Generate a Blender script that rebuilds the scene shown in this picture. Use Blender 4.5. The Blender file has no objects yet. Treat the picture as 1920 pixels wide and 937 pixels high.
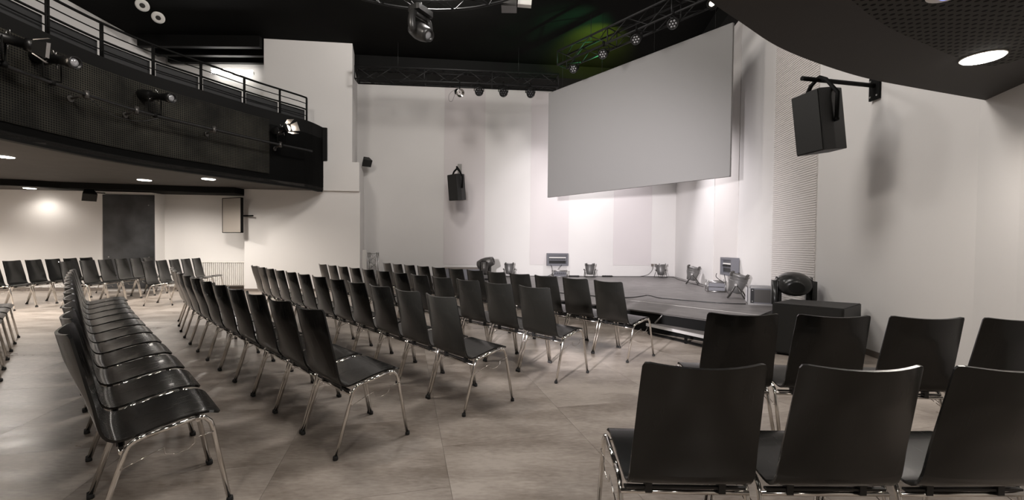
import bpy, bmesh, math, random
from mathutils import Vector, Matrix, Quaternion
PI = math.pi
scn = bpy.context.scene
C = scn.collection
random.seed(7)

# ------------------------------------------------------------------ camera
F_PX, CX, CY, CAM_H = 807.856, 960.0, 478.647, 1.225
PIT, ROL = math.radians(1.247), math.radians(0.592)
fw = Vector((0, math.cos(PIT), -math.sin(PIT)))
up0 = Vector((0, math.sin(PIT), math.cos(PIT)))
rt0 = Vector((1, 0, 0))
rt = math.cos(ROL) * rt0 + math.sin(ROL) * up0
up = -math.sin(ROL) * rt0 + math.cos(ROL) * up0
cam_d = bpy.data.cameras.new('camera')
cam_d.sensor_width = 36.0
cam_d.lens = F_PX / 1920 * 36
cam_d.shift_x = (960 - CX) / 1920
cam_d.shift_y = (CY - 468.5) / 1920
cam_d.clip_start = 0.05
cam = bpy.data.objects.new('camera', cam_d)
C.objects.link(cam)
cam.matrix_world = Matrix(((rt.x, up.x, -fw.x, 0), (rt.y, up.y, -fw.y, 0), (rt.z, up.z, -fw.z, CAM_H), (0, 0, 0, 1)))
scn.camera = cam

# ------------------------------------------------------------------ world, exposure, hall lights
w = bpy.data.worlds.new('world')
scn.world = w
w.use_nodes = True
w.node_tree.nodes['Background'].inputs[0].default_value = (0.02, 0.02, 0.02, 1)
w.node_tree.nodes['Background'].inputs[1].default_value = 1.0
vs = scn.view_settings
vs.view_transform = 'Standard'
vs.look = 'None'
vs.gamma = 1.0
vs.use_curve_mapping = False
vs.exposure = 0.06
WARM = (1.0, 0.925, 0.85)
NEUT = (1.0, 0.955, 0.92)


def light(name, kind, loc, energy, col=NEUT, target=None, size=0.2, angle=90, blend=0.5, size_y=None):
    d = bpy.data.lights.new(name, kind)
    d.energy = energy
    d.color = col
    if kind == 'AREA':
        d.size = size
        if size_y:
            d.shape = 'RECTANGLE'
            d.size_y = size_y
        else:
            d.shape = 'DISK'
    else:
        d.shadow_soft_size = size
    if kind == 'SPOT':
        d.spot_size = math.radians(angle)
        d.spot_blend = blend
    o = bpy.data.objects.new(name, d)
    C.objects.link(o)
    o.location = loc
    if target is not None:
        o.rotation_euler = (Vector(target) - Vector(loc)).to_track_quat('-Z', 'Y').to_euler()
    return o


# house lights hung in the high dark hall (above the frame)
light('house_light', 'POINT', (0.4, 4.4, 5.9), 540, NEUT, None, 0.8)
light('house_light', 'POINT', (-3.6, 4.4, 5.9), 470, WARM, None, 0.45)
light('house_light', 'POINT', (-1.5, 8.2, 6.1), 260, NEUT, None, 0.35)
# front light for the stage, on a stand next to the camera
light('stage_front_light', 'SPOT', (-1.3, 0.5, 1.7), 4900, (1.0, 0.95, 0.98), (3.6, 13.5, 1.2), 0.12, 50, 0.9)
# unseen spots added behind the screen to brighten the stage walls
light('stage_wall_fill', 'SPOT', (2.5, 11.7, 5.2), 480, (1.0, 0.95, 0.99), (3.0, 13.6, 0.9), 0.15, 100, 1.0)
light('stage_wall_fill', 'SPOT', (2.8, 10.8, 4.9), 720, (1.0, 0.95, 0.99), (4.75, 9.7, 0.5), 0.15, 84, 1.0)
light('stage_wall_fill', 'SPOT', (1.0, 12.0, 5.2), 120, (1.0, 0.95, 0.99), (1.0, 13.5, 0.8), 0.15, 90, 1.0)
# unseen spots added above and behind the camera to light near chairs
for lx, ly in ((-1.0, -0.6), (1.6, 0.3), (-4.2, -0.6), (0.6, -2.6)):
    light('rear_fill', 'SPOT', (lx, ly, 2.45), 95, WARM, (lx, ly, 0), 0.15, 150, 0.6)


# ------------------------------------------------------------------ materials
def mat(name, col, rough=0.6, metal=0.0, spec=0.5, emit=None, estr=0.0, noise=None, bump=None, coat=0.0):
    m = bpy.data.materials.new(name)
    m.use_nodes = True
    nt = m.node_tree
    b = nt.nodes['Principled BSDF']
    b.inputs['Base Color'].default_value = (*col, 1)
    b.inputs['Roughness'].default_value = rough
    b.inputs['Metallic'].default_value = metal
    b.inputs['Specular IOR Level'].default_value = spec
    b.inputs['Coat Weight'].default_value = coat
    if emit:
        b.inputs['Emission Color'].default_value = (*emit, 1)
        b.inputs['Emission Strength'].default_value = estr
    tc = nt.nodes.new('ShaderNodeTexCoord')
    if noise:
        sc, amt = noise
        n = nt.nodes.new('ShaderNodeTexNoise')
        n.inputs['Scale'].default_value = sc
        n.inputs['Detail'].default_value = 6
        nt.links.new(tc.outputs['Object'], n.inputs['Vector'])
        r = nt.nodes.new('ShaderNodeMapRange')
        r.inputs['From Min'].default_value = 0.3
        r.inputs['From Max'].default_value = 0.7
        r.inputs['To Min'].default_value = 1 - amt
        r.inputs['To Max'].default_value = 1 + amt
        nt.links.new(n.outputs['Fac'], r.inputs['Value'])
        mx = nt.nodes.new('ShaderNodeMix')
        mx.data_type = 'RGBA'
        mx.blend_type = 'MULTIPLY'
        mx.inputs[0].default_value = 1
        mx.inputs[6].default_value = (*col, 1)
        nt.links.new(r.outputs['Result'], mx.inputs[7])
        nt.links.new(mx.outputs[2], b.inputs['Base Color'])
    if bump:
        sc, st, dist = bump
        n = nt.nodes.new('ShaderNodeTexNoise')
        n.inputs['Scale'].default_value = sc
        n.inputs['Detail'].default_value = 4
        nt.links.new(tc.outputs['Object'], n.inputs['Vector'])
        bp = nt.nodes.new('ShaderNodeBump')
        bp.inputs['Strength'].default_value = st
        bp.inputs['Distance'].default_value = dist
        nt.links.new(n.outputs['Fac'], bp.inputs['Height'])
        nt.links.new(bp.outputs['Normal'], b.inputs['Normal'])
    return m


def math_node(nt, op, a, bb=None):
    n = nt.nodes.new('ShaderNodeMath')
    n.operation = op
    for i, v in enumerate((a, bb)):
        if v is None:
            continue
        if isinstance(v, (int, float)):
            n.inputs[i].default_value = v
        else:
            nt.links.new(v, n.inputs[i])
    return n.outputs[0]


def perforated(name, col, hole, pitch, rad, rough=0.6, coords='UV', noise=0.25):
    m = mat(name, col, rough, spec=0.12)
    nt = m.node_tree
    b = nt.nodes['Principled BSDF']
    tc = nt.nodes['Texture Coordinate']
    sp = nt.nodes.new('ShaderNodeSeparateXYZ')
    nt.links.new(tc.outputs[coords], sp.inputs[0])
    out = []
    for ax in (0, 1):
        v = math_node(nt, 'DIVIDE', sp.outputs[ax], pitch)
        v = math_node(nt, 'FRACT', v)
        v = math_node(nt, 'SUBTRACT', v, 0.5)
        out.append(math_node(nt, 'MULTIPLY', v, v))
    d = math_node(nt, 'SQRT', math_node(nt, 'ADD', out[0], out[1]))
    inside = math_node(nt, 'LESS_THAN', d, rad)
    n = nt.nodes.new('ShaderNodeTexNoise')
    n.inputs['Scale'].default_value = 1.6
    n.inputs['Detail'].default_value = 5
    nt.links.new(tc.outputs['Object'], n.inputs['Vector'])
    r = nt.nodes.new('ShaderNodeMapRange')
    r.inputs['From Min'].default_value = 0.3
    r.inputs['From Max'].default_value = 0.7
    r.inputs['To Min'].default_value = 1 - noise
    r.inputs['To Max'].default_value = 1 + noise
    nt.links.new(n.outputs['Fac'], r.inputs['Value'])
    m0 = nt.nodes.new('ShaderNodeMix')
    m0.data_type = 'RGBA'
    m0.blend_type = 'MULTIPLY'
    m0.inputs[0].default_value = 1
    m0.inputs[6].default_value = (*col, 1)
    nt.links.new(r.outputs['Result'], m0.inputs[7])
    mx = nt.nodes.new('ShaderNodeMix')
    mx.data_type = 'RGBA'
    nt.links.new(inside, mx.inputs[0])
    nt.links.new(m0.outputs[2], mx.inputs[6])
    mx.inputs[7].default_value = (*hole, 1)
    nt.links.new(mx.outputs[2], b.inputs['Base Color'])
    bp = nt.nodes.new('ShaderNodeBump')
    bp.invert = True
    bp.inputs['Strength'].default_value = 0.6
    bp.inputs['Distance'].default_value = 0.01
    nt.links.new(inside, bp.inputs['Height'])
    nt.links.new(bp.outputs['Normal'], b.inputs['Normal'])
    return m


M = {}
M['wall'] = mat('white_wall_paint', (0.665, 0.645, 0.625), 0.85, noise=(0.8, 0.02), bump=(60, 0.12, 0.004))
M['wall_pink'] = mat('acoustic_panel_paint', (0.61, 0.572, 0.565), 0.9, bump=(120, 0.2, 0.004))
M['wall_panel'] = mat('acoustic_panel_white', (0.63, 0.60, 0.575), 0.9, bump=(120, 0.2, 0.004))
M['black'] = mat('black_paint', (0.003, 0.003, 0.0027), 0.7, spec=0.15)
M['ceiling'] = mat('black_ceiling', (0.0042, 0.0042, 0.0036), 0.9, spec=0.1, noise=(1.2, 0.3))
M['soffit'] = perforated('perforated_soffit', (0.052, 0.049, 0.045), (0.001, 0.001, 0.001), 0.045, 0.26, 0.75, 'Object', 0.1)
M['soffit_plain'] = mat('soffit_border', (0.040, 0.037, 0.034), 0.8)
M['soffit_left'] = mat('dark_soffit', (0.055, 0.049, 0.043), 0.8, noise=(3, 0.1))
M['fascia'] = mat('fascia_black', (0.004, 0.004, 0.0036), 0.7, spec=0.15)
M['perf'] = perforated('perforated_fascia', (0.030, 0.028, 0.022), (0.002, 0.002, 0.002), 0.034, 0.34, 0.65, 'UV', 0.65)
M['baseboard'] = mat('baseboard_grey', (0.16, 0.135, 0.115), 0.6)
M['chrome'] = mat('chrome', (0.78, 0.75, 0.71), 0.13, 1.0)
M['alu'] = mat('aluminium', (0.45, 0.44, 0.43), 0.35, 1.0)
M['steel_dark'] = mat('dark_truss', (0.009, 0.009, 0.009), 0.55, 0.0, 0.35)
M['rubber'] = mat('black_rubber', (0.008, 0.008, 0.008), 0.7)
M['plastic'] = mat('black_plastic', (0.005, 0.005, 0.005), 0.4)
M['shiny'] = mat('glossy_black', (0.02, 0.02, 0.019), 0.28)
M['screen'] = mat('screen_fabric', (0.20, 0.195, 0.19), 0.9)
M['grey'] = mat('grey_enamel', (0.13, 0.13, 0.145), 0.5)
M['white'] = mat('white_enamel', (0.75, 0.73, 0.69), 0.45)
M['rad_white'] = mat('radiator_enamel', (0.68, 0.66, 0.63), 0.5)
M['tv'] = mat('tv_back_grey', (0.28, 0.25, 0.22), 0.5)
M['stage'] = mat('stage_deck_wood', (0.135, 0.125, 0.12), 0.45, noise=(5, 0.25), bump=(30, 0.15, 0.003))
M['tape'] = mat('white_tape', (0.6, 0.58, 0.56), 0.6)
M['box_black'] = mat('speaker_texture', (0.014, 0.014, 0.013), 0.55, bump=(220, 0.3, 0.003))
M['grille'] = mat('speaker_grille', (0.009, 0.009, 0.008), 0.6, bump=(300, 0.5, 0.003))
M['lens'] = mat('lamp_lens', (0.35, 0.35, 0.36), 0.12, 0.3)
M['dark_panel'] = mat('dark_gloss_panel', (0.045, 0.046, 0.048), 0.35, noise=(2.5, 0.5))
M['lamp_on'] = mat('lamp_diffuser', (1, 1, 1), 0.5, emit=(1.0, 0.95, 0.88), estr=14)
M['lamp_tube'] = mat('tube_light', (1, 1, 1), 0.5, emit=(1.0, 0.97, 0.93), estr=16)
M['lamp_warm'] = mat('warm_lens', (1, 0.9, 0.8), 0.3, emit=(1.0, 0.85, 0.7), estr=14)
M['lens_dim'] = mat('dim_lens', (0.06, 0.06, 0.065), 0.2, 0.2)
M['blue'] = mat('blue_ring', (0.1, 0.1, 0.8), 0.4, emit=(0.25, 0.3, 1.0), estr=2.0)
M['bronze'] = mat('dark_bronze', (0.09, 0.085, 0.08), 0.35, 0.5)
M['can'] = mat('par_can_metal', (0.20, 0.195, 0.19), 0.42, 0.6)
M['gunmetal'] = mat('gunmetal', (0.035, 0.034, 0.033), 0.35, 0.4)
M['nosing'] = mat('nosing_metal', (0.5, 0.49, 0.48), 0.45, 0.3)
M['red'] = mat('red_panel', (0.3, 0.03, 0.02), 0.5)


# chair plywood: black stain with fine vertical grain
def wood_mat():
    m = mat('black_stained_plywood', (0.003, 0.0029, 0.0024), 0.3, spec=0.42, coat=0.10)
    nt = m.node_tree
    b = nt.nodes['Principled BSDF']
    tc = nt.nodes['Texture Coordinate']
    mp = nt.nodes.new('ShaderNodeMapping')
    mp.inputs['Scale'].default_value = (160, 6, 6)
    nt.links.new(tc.outputs['Object'], mp.inputs[0])
    n = nt.nodes.new('ShaderNodeTexNoise')
    n.inputs['Scale'].default_value = 1
    n.inputs['Detail'].default_value = 5
    nt.links.new(mp.outputs[0], n.inputs['Vector'])
    r = nt.nodes.new('ShaderNodeMapRange')
    r.inputs['To Min'].default_value = 0.24
    r.inputs['To Max'].default_value = 0.29
    nt.links.new(n.outputs['Fac'], r.inputs['Value'])
    nt.links.new(r.outputs['Result'], b.inputs['Roughness'])
    bp = nt.nodes.new('ShaderNodeBump')
    bp.inputs['Strength'].default_value = 0.025
    bp.inputs['Distance'].default_value = 0.002
    nt.links.new(n.outputs['Fac'], bp.inputs['Height'])
    nt.links.new(bp.outputs['Normal'], b.inputs['Normal'])
    return m


M['wood'] = wood_mat()


def floor_mat():
    m = mat('concrete_look_vinyl', (0.3, 0.26, 0.22), 0.35)
    nt = m.node_tree
    b = nt.nodes['Principled BSDF']
    tc = nt.nodes['Texture Coordinate']
    oi = nt.nodes.new('ShaderNodeObjectInfo')
    geo = nt.nodes.new('ShaderNodeNewGeometry')
    off = nt.nodes.new('ShaderNodeVectorMath')
    off.operation = 'SCALE'
    off.inputs[0].default_value = (37, 91, 0)
    nt.links.new(oi.outputs['Random'], off.inputs['Scale'])
    add = nt.nodes.new('ShaderNodeVectorMath')
    nt.links.new(geo.outputs['Position'], add.inputs[0])
    nt.links.new(off.outputs[0], add.inputs[1])
    mp = nt.nodes.new('ShaderNodeMapping')
    mp.inputs['Rotation'].default_value = (0, 0, math.radians(-14))
    mp.inputs['Scale'].default_value = (0.9, 2.6, 1)
    nt.links.new(add.outputs[0], mp.inputs[0])
    n = nt.nodes.new('ShaderNodeTexNoise')
    n.inputs['Scale'].default_value = 1.3
    n.inputs['Detail'].default_value = 9
    n.inputs['Roughness'].default_value = 0.62
    nt.links.new(mp.outputs[0], n.inputs['Vector'])
    n2 = nt.nodes.new('ShaderNodeTexNoise')
    n2.inputs['Scale'].default_value = 22
    n2.inputs['Detail'].default_value = 6
    nt.links.new(mp.outputs[0], n2.inputs['Vector'])
    s = math_node(nt, 'ADD', math_node(nt, 'MULTIPLY', n.outputs['Fac'], 0.75), math_node(nt, 'MULTIPLY', n2.outputs['Fac'], 0.25))
    s = math_node(nt, 'ADD', s, math_node(nt, 'MULTIPLY', oi.outputs['Random'], 0.05))
    cr = nt.nodes.new('ShaderNodeValToRGB')
    e = cr.color_ramp.elements
    e[0].position = 0.41
    e[0].color = (0.20, 0.165, 0.136, 1)
    e[1].position = 0.63
    e[1].color = (0.41, 0.36, 0.315, 1)
    nt.links.new(s, cr.inputs[0])
    nt.links.new(cr.outputs[0], b.inputs['Base Color'])
    r = nt.nodes.new('ShaderNodeMapRange')
    r.inputs['From Min'].default_value = 0.3
    r.inputs['From Max'].default_value = 0.7
    r.inputs['To Min'].default_value = 0.26
    r.inputs['To Max'].default_value = 0.42
    nt.links.new(n.outputs['Fac'], r.inputs['Value'])
    nt.links.new(r.outputs['Result'], b.inputs['Roughness'])
    return m


M['floor'] = floor_mat()
M['grout'] = mat('floor_joint', (0.21, 0.18, 0.155), 0.7)


# ------------------------------------------------------------------ mesh helpers
def box(bm, lo, hi, rotz=0, piv=(0, 0, 0), mtx=None):
    vs_ = [Vector((x, y, z)) for z in (lo[2], hi[2]) for y in (lo[1], hi[1]) for x in (lo[0], hi[0])]
    if rotz:
        R = Matrix.Rotation(rotz, 4, 'Z')
        vs_ = [R @ (v - Vector(piv)) + Vector(piv) for v in vs_]
    if mtx:
        vs_ = [mtx @ v for v in vs_]
    v = [bm.verts.new(p) for p in vs_]
    for f in ((0, 2, 3, 1), (4, 5, 7, 6), (0, 1, 5, 4), (1, 3, 7, 5), (3, 2, 6, 7), (2, 0, 4, 6)):
        bm.faces.new([v[i] for i in f])


def tube(bm, pts, r, seg=8, cap=True, closed=False, smooth=True):
    pts = [Vector(p) for p in pts]
    n = len(pts)
    rings = []
    prev = None
    for i, p in enumerate(pts):
        if closed:
            t = (pts[(i + 1) % n] - pts[i - 1]).normalized()
        elif i == 0:
            t = (pts[1] - p).normalized()
        elif i == n - 1:
            t = (p - pts[-2]).normalized()
        else:
            t = ((pts[i + 1] - p).normalized() + (p - pts[i - 1]).normalized())
            t = t.normalized() if t.length > 1e-6 else (pts[i + 1] - p).normalized()
        if prev is None:
            a = Vector((0, 0, 1)) if abs(t.z) < 0.9 else Vector((1, 0, 0))
            u = t.cross(a).normalized()
        else:
            u = (prev - t * prev.dot(t)).normalized()
        prev = u
        v = t.cross(u)
        rr = r[i] if isinstance(r, (list, tuple)) else r
        rings.append([bm.verts.new(p + rr * (math.cos(2 * PI * k / seg) * u + math.sin(2 * PI * k / seg) * v)) for k in range(seg)])
    m_ = n if closed else n - 1
    for i in range(m_):
        a, b = rings[i], rings[(i + 1) % n]
        for k in range(seg):
            f = bm.faces.new((a[k], a[(k + 1) % seg], b[(k + 1) % seg], b[k]))
            f.smooth = smooth
    if cap and not closed:
        bm.faces.new(list(reversed(rings[0])))
        bm.faces.new(rings[-1])


def lathe(bm, prof, seg=20, mtx=None, smooth=True):
    rings = []
    for r, z in prof:
        ring = []
        for k in range(seg):
            p = Vector((r * math.cos(2 * PI * k / seg), r * math.sin(2 * PI * k / seg), z))
            ring.append(bm.verts.new(mtx @ p if mtx else p))
        rings.append(ring)
    for i in range(len(rings) - 1):
        for k in range(seg):
            f = bm.faces.new((rings[i][k], rings[i][(k + 1) % seg], rings[i + 1][(k + 1) % seg], rings[i + 1][k]))
            f.smooth = smooth
    bm.faces.new(list(reversed(rings[0])))
    bm.faces.new(rings[-1])


def prism(bm, poly, z0, z1):
    a = [bm.verts.new((x, y, z0)) for x, y in poly]
    b = [bm.verts.new((x, y, z1)) for x, y in poly]
    n = len(poly)
    bm.faces.new(list(reversed(a)))
    bm.faces.new(b)
    for i in range(n):
        bm.faces.new((a[i], a[(i + 1) % n], b[(i + 1) % n], b[i]))


def obj(name, bm, m, parent=None, mesh_only=False):
    bmesh.ops.recalc_face_normals(bm, faces=bm.faces)
    me = bpy.data.meshes.new(name)
    bm.to_mesh(me)
    bm.free()
    me.materials.append(m)
    o = bpy.data.objects.new(name, me)
    C.objects.link(o)
    if parent:
        o.parent = parent
    return o


def B():
    return bmesh.new()


def thing(name, label, cat, loc=(0, 0, 0), rotz=0.0, group=None):
    o = bpy.data.objects.new(name, None)
    o.empty_display_size = 0.1
    C.objects.link(o)
    o.location = loc
    o.rotation_euler = (0, 0, rotz)
    o['label'] = label
    o['category'] = cat
    if group:
        o['group'] = group
    return o


def tag(o, label, cat, group=None):
    o['label'] = label
    o['category'] = cat
    if group:
        o['group'] = group
    return o


def struct(name, bm, m, parent=None):
    o = obj(name, bm, m, parent)
    if not parent:
        o['kind'] = 'structure'
    return o


def dup(root, loc, rotz, label, group=None):
    r = root.copy()
    C.objects.link(r)
    r.location = loc
    r.rotation_euler = (0, 0, rotz)
    r['label'] = label
    if group:
        r['group'] = group
    for ch in list(root.children):
        c = ch.copy()
        C.objects.link(c)
        c.parent = r
        for g in ch.children:
            d = g.copy()
            C.objects.link(d)
            d.parent = c
    return r


def wall_between(bm, p, q, z0, z1, th, side=1):
    """a slab whose visible face runs p->q; thickness goes to the side away from the room"""
    p = Vector(p)
    q = Vector(q)
    d = (q - p).normalized()
    n = Vector((-d.y, d.x)) * side
    prism(bm, [tuple(p), tuple(q), tuple(q + n * th), tuple(p + n * th)], z0, z1)


def smooth_curve(pts, n=6):
    out = []
    P = [Vector(p) for p in pts]
    for i in range(len(P) - 1):
        p0 = P[max(i - 1, 0)]
        p1 = P[i]
        p2 = P[i + 1]
        p3 = P[min(i + 2, len(P) - 1)]
        for k in range(n):
            t = k / n
            out.append(0.5 * ((2 * p1) + (p2 - p0) * t + (2 * p0 - 5 * p1 + 4 * p2 - p3) * t * t + (-p0 + 3 * p1 - 3 * p2 + p3) * t ** 3))
    out.append(P[-1])
    return out


# ------------------------------------------------------------------ floor
CEIL = 6.4
ROOM = [(-14, -4), (3.2, -4), (3.2, 1.0), (3.4, 2.2), (3.886, 3.31), (4.03, 3.75), (4.09, 4.3), (4.135, 4.8), (5.253, 13.88), (-4.64, 12.9), (-14, 12.4)]
fb = B()
prism(fb, [(-14.3, -4.3), (5.8, -4.3), (5.8, 14.4), (-14.3, 14.4)], -0.12, -0.004)
floor = struct('floor', fb, M['grout'])
TA = math.radians(104 - 90)
TS = 0.9
ca, sa = math.cos(TA), math.sin(TA)
tiles = []
tb = B()
prism(tb, [(-TS / 2 + .0008, -TS / 2 + .0008), (TS / 2 - .0008, -TS / 2 + .0008), (TS / 2 - .0008, TS / 2 - .0008), (-TS / 2 + .0008, TS / 2 - .0008)], -0.004, 0.0)
tile0 = obj('tile', tb, M['floor'], floor)
t_me = tile0.data
first = True
cands = []
for i in range(-24, 25):
    for j in range(-24, 25):
        x0, y0 = -0.86 + i * TS, 2.6 + j * TS + (0.45 if i % 2 else 0)
        # rotate about the anchor
        dx, dy = x0 + 0.41, y0 - 2.6
        x = -0.41 + dx * ca - dy * sa
        y = 2.6 + dx * sa + dy * ca
        if not (-14.6 < x < 5.6 and -4.6 < y < 14.4):
            continue
        vis = y > 1.6 and abs(x) < 1.3 * y + 0.7 and y < 12.0 and x < 5.0
        cands.append((0 if vis else 1, math.hypot(x, y), x, y))
cands.sort()
rest = B()
for k, (v_, d_, x, y) in enumerate(cands):
    if k < 290 and v_ == 0:
        if first:
            t = tile0
            first = False
        else:
            t = tile0.copy()
            C.objects.link(t)
            t.parent = floor
        t.location = (x, y, 0)
        t.rotation_euler = (0, 0, TA)
    else:
        R = Matrix.Translation((x, y, 0)) @ Matrix.Rotation(TA, 4, 'Z')
        h = TS / 2 - .0008
        vv = [rest.verts.new(R @ Vector((a * h, b * h, 0))) for a, b in ((-1, -1), (1, -1), (1, 1), (-1, 1))]
        rest.faces.new(vv)
rt_ = obj('tile', rest, M['floor'], floor)
rt_['kind'] = 'stuff'

# ------------------------------------------------------------------ walls
def LBy(x, off=0.0):
    return 10.45 + (x + 12) * 0.0985 + off


# lower left wall under the balcony, with the dark panel bay
b = B()
wall_between(b, (-14, LBy(-14, .12)), (-9.0, LBy(-9.0, .12)), 0, 2.9, 0.2)
struct('wall_left', b, M['wall'])
b = B()
wall_between(b, (-9.0, LBy(-9, .42)), (-6.75, LBy(-6.75, .42)), 0, 2.9, 0.2)
box(b, (-9.02, LBy(-9, .12), 0), (-9.0, LBy(-9, .5), 2.9))
struct('wall_alcove', b, M['wall'])
# pillar block
b = B()
prism(b, [(-6.81, LBy(-6.81)), (-3.97, LBy(-3.97)), (-4.45, 12.95), (-6.81, 12.6)], 0, 2.6)
prism(b, [(-6.33, LBy(-6.33)), (-4.17, LBy(-4.17)), (-4.66, 12.95), (-6.33, 12.7)], 2.6, CEIL)
struct('wall_pillar', b, M['wall'])
b = B()
prism(b, [(-4.95, LBy(-4.95, -.06)), (-3.97, LBy(-3.97, -.06)), (-4.45, 12.9), (-4.95, 12.8)], 2.6, 3.345)
struct('trim_1', b, M['wall'])
# stage back wall and right wall
BW = (Vector((-4.64, 12.9)), Vector((5.253, 13.88)))
RW = (Vector((5.253, 13.88)), Vector((4.135, 4.8)))
b = B()
wall_between(b, (-4.9, 12.874), (5.253, 13.88), 0, CEIL, 0.2)
wall_back = struct('wall_back', b, M['wall'])
b = B()
rpts = [(5.253, 13.88), (4.135, 4.8), (4.09, 4.3), (4.03, 3.75), (3.886, 3.31), (3.4, 2.2), (3.2, 1.0), (3.2, -4.0)]
for i in range(len(rpts) - 1):
    p, q = rpts[i], rpts[i + 1]
    prism(b, [p, q, (q[0] + 0.25, q[1]), (p[0] + 0.25, p[1])], 0, CEIL)
wall_right = struct('wall_right', b, M['wall'])
# unseen sides that close the hall
b = B()
box(b, (-14.2, -4.2, 0), (3.5, -4.0, CEIL))
struct('wall_rear', b, M['wall'])
b = B()
box(b, (-14.2, -4.2, 0), (-14.0, 10.6, 2.9))
struct('wall_far_left', b, M['wall'])
b = B()
box(b, (-9.75, -4.0, 3.9), (-9.6, 12.0, CEIL))
struct('wall_balcony_left', b, M['wall'])
b = B()
wall_between(b, (-9.7, 11.98), (-6.2, 12.3), 2.9, CEIL, 0.2)
struct('wall_balcony_back', b, M['wall'])
b = B()
box(b, (-14.3, -4.3, CEIL), (5.8, 14.3, CEIL + 0.1))
struct('ceiling', b, M['ceiling'])


def on_wall(W, s, off=0.0):
    """point s metres along wall W, off metres into the room"""
    d = (W[1] - W[0]).normalized()
    n = Vector((d.y, -d.x))
    return W[0] + d * s + n * off


def wall_panel(W, x_or_y, idx, z0, z1, m, parent, th=0.008, name='wall_panel'):
    d = (W[1] - W[0]).normalized()
    a, c = [((v - W[0][idx]) / d[idx]) for v in x_or_y]
    n = Vector((d.y, -d.x))
    p, q = W[0] + d * a, W[0] + d * c
    b_ = B()
    prism(b_, [tuple(p), tuple(q), tuple(q + n * th), tuple(p + n * th)], z0, z1)
    return obj(name, b_, m, parent)


# acoustic panels on the back wall (tone differs from panel to panel)
wall_panel(BW, (-4.3, -2.1), 0, 0.31, 6.0, M['wall'], wall_back, 0.012)
wall_panel(BW, (-2.088, -0.858), 0, 0.64, 6.0, M['wall_pink'], wall_back)
wall_panel(BW, (-0.838, 0.538), 0, 0.31, 6.0, M['wall'], wall_back, 0.012)
wall_panel(BW, (0.558, 1.765), 0, 0.654, 6.0, M['wall_pink'], wall_back)
wall_panel(BW, (3.204, 4.45), 0, 0.654, 6.0, M['wall_pink'], wall_back)
RWs = (RW[0], RW[1])
wall_panel(RWs, (11.72, 10.26), 1, 0.31, 5.9, M['wall'], wall_right, 0.012)
wall_panel(RWs, (10.25, 8.86), 1, 0.31, 5.9, M['wall_panel'], wall_right)
# ribbed panel
p7, p6 = (7.357, 6.089)
d = (RW[1] - RW[0]).normalized()
n = Vector((d.y, -d.x))
a = RW[0] + d * ((p7 - RW[0].y) / d.y)
c = RW[0] + d * ((p6 - RW[0].y) / d.y)
b = B()
prism(b, [tuple(a), tuple(c), tuple(c + n * .012), tuple(a + n * .012)], 0.3, 5.9)
rp = obj('ribbed_panel', b, M['wall_panel'], wall_right)
b = B()
z = 0.32
while z < 5.88:
    prism(b, [tuple(a + n * .012), tuple(c + n * .012), tuple(c + n * .020), tuple(a + n * .020)], z, z + 0.017)
    z += 0.034
rb = obj('rib', b, M['wall_panel'], rp)
rb['kind'] = 'stuff'

# black bands / soffits at the top of the walls
b = B()
prism(b, [(-4.4, 11.86), (5.1, 12.82), (5.253, 13.88), (-4.64, 12.9)], 6.04, CEIL)
struct('trim_2', b, M['black'])
b = B()
prism(b, [(5.25, 13.88), (4.50, 7.8), (4.1, 4.6), (3.8, 4.6), (4.2, 7.8), (4.9, 13.4)], 5.95, CEIL)
struct('trim_3', b, M['black'])

# baseboards
def baseboard(name, pts, off=0.012, h=0.07):
    b_ = B()
    for i in range(len(pts) - 1):
        p, q = Vector(pts[i]), Vector(pts[i + 1])
        d_ = (q - p).normalized()
        n_ = Vector((d_.y, -d_.x))
        prism(b_, [tuple(p), tuple(q), tuple(q + n_ * off), tuple(p + n_ * off)], 0, h)
    return struct(name, b_, M['baseboard'])


baseboard('baseboard_left', [(-14, LBy(-14, .12)), (-10.2, LBy(-10.2, .12))], h=0.085)
baseboard('baseboard_alcove', [(-9.0, LBy(-9, .42)), (-6.82, LBy(-6.82, .42))], h=0.085)
baseboard('baseboard_pillar', [(-6.81, LBy(-6.81)), (-3.97, LBy(-3.97))], h=0.07)
baseboard('baseboard_right', [(4.388, 6.9), (4.135, 4.8), (4.09, 4.3), (4.03, 3.75), (3.886, 3.31), (3.4, 2.2), (3.2, 1.0)])

# ------------------------------------------------------------------ balcony
CL = smooth_curve([(-4.86, 11.06), (-4.96, 10.5), (-5.28, 9.96), (-5.6, 9.45), (-6.05, 8.52), (-6.42, 7.75), (-6.62, 7.0), (-6.68, 6.2), (-6.68, 5.6), (-6.6, 4.9)], 5)
CR = smooth_curve([(-6.6, 4.9), (-6.1, 3.5), (-4.8, 2.2), (-3.0, 1.35), (-1.0, 1.2), (0.25, 1.65), (0.988, 2.245), (1.278, 2.467), (1.662, 2.753), (2.096, 2.998), (2.59, 3.23), (3.073, 3.399), (4.10, 3.72)], 5)
b = B()
poly = [tuple(p) for p in CL] + [(-14.0, 4.9), (-14.0, LBy(-14, .1)), (-9.0, LBy(-9, .1)), (-9.0, LBy(-9, .4)), (-6.8, LBy(-6.8, .4)), (-6.8, LBy(-6.8, .0)), (-4.86, LBy(-4.86, -.01))]
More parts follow.
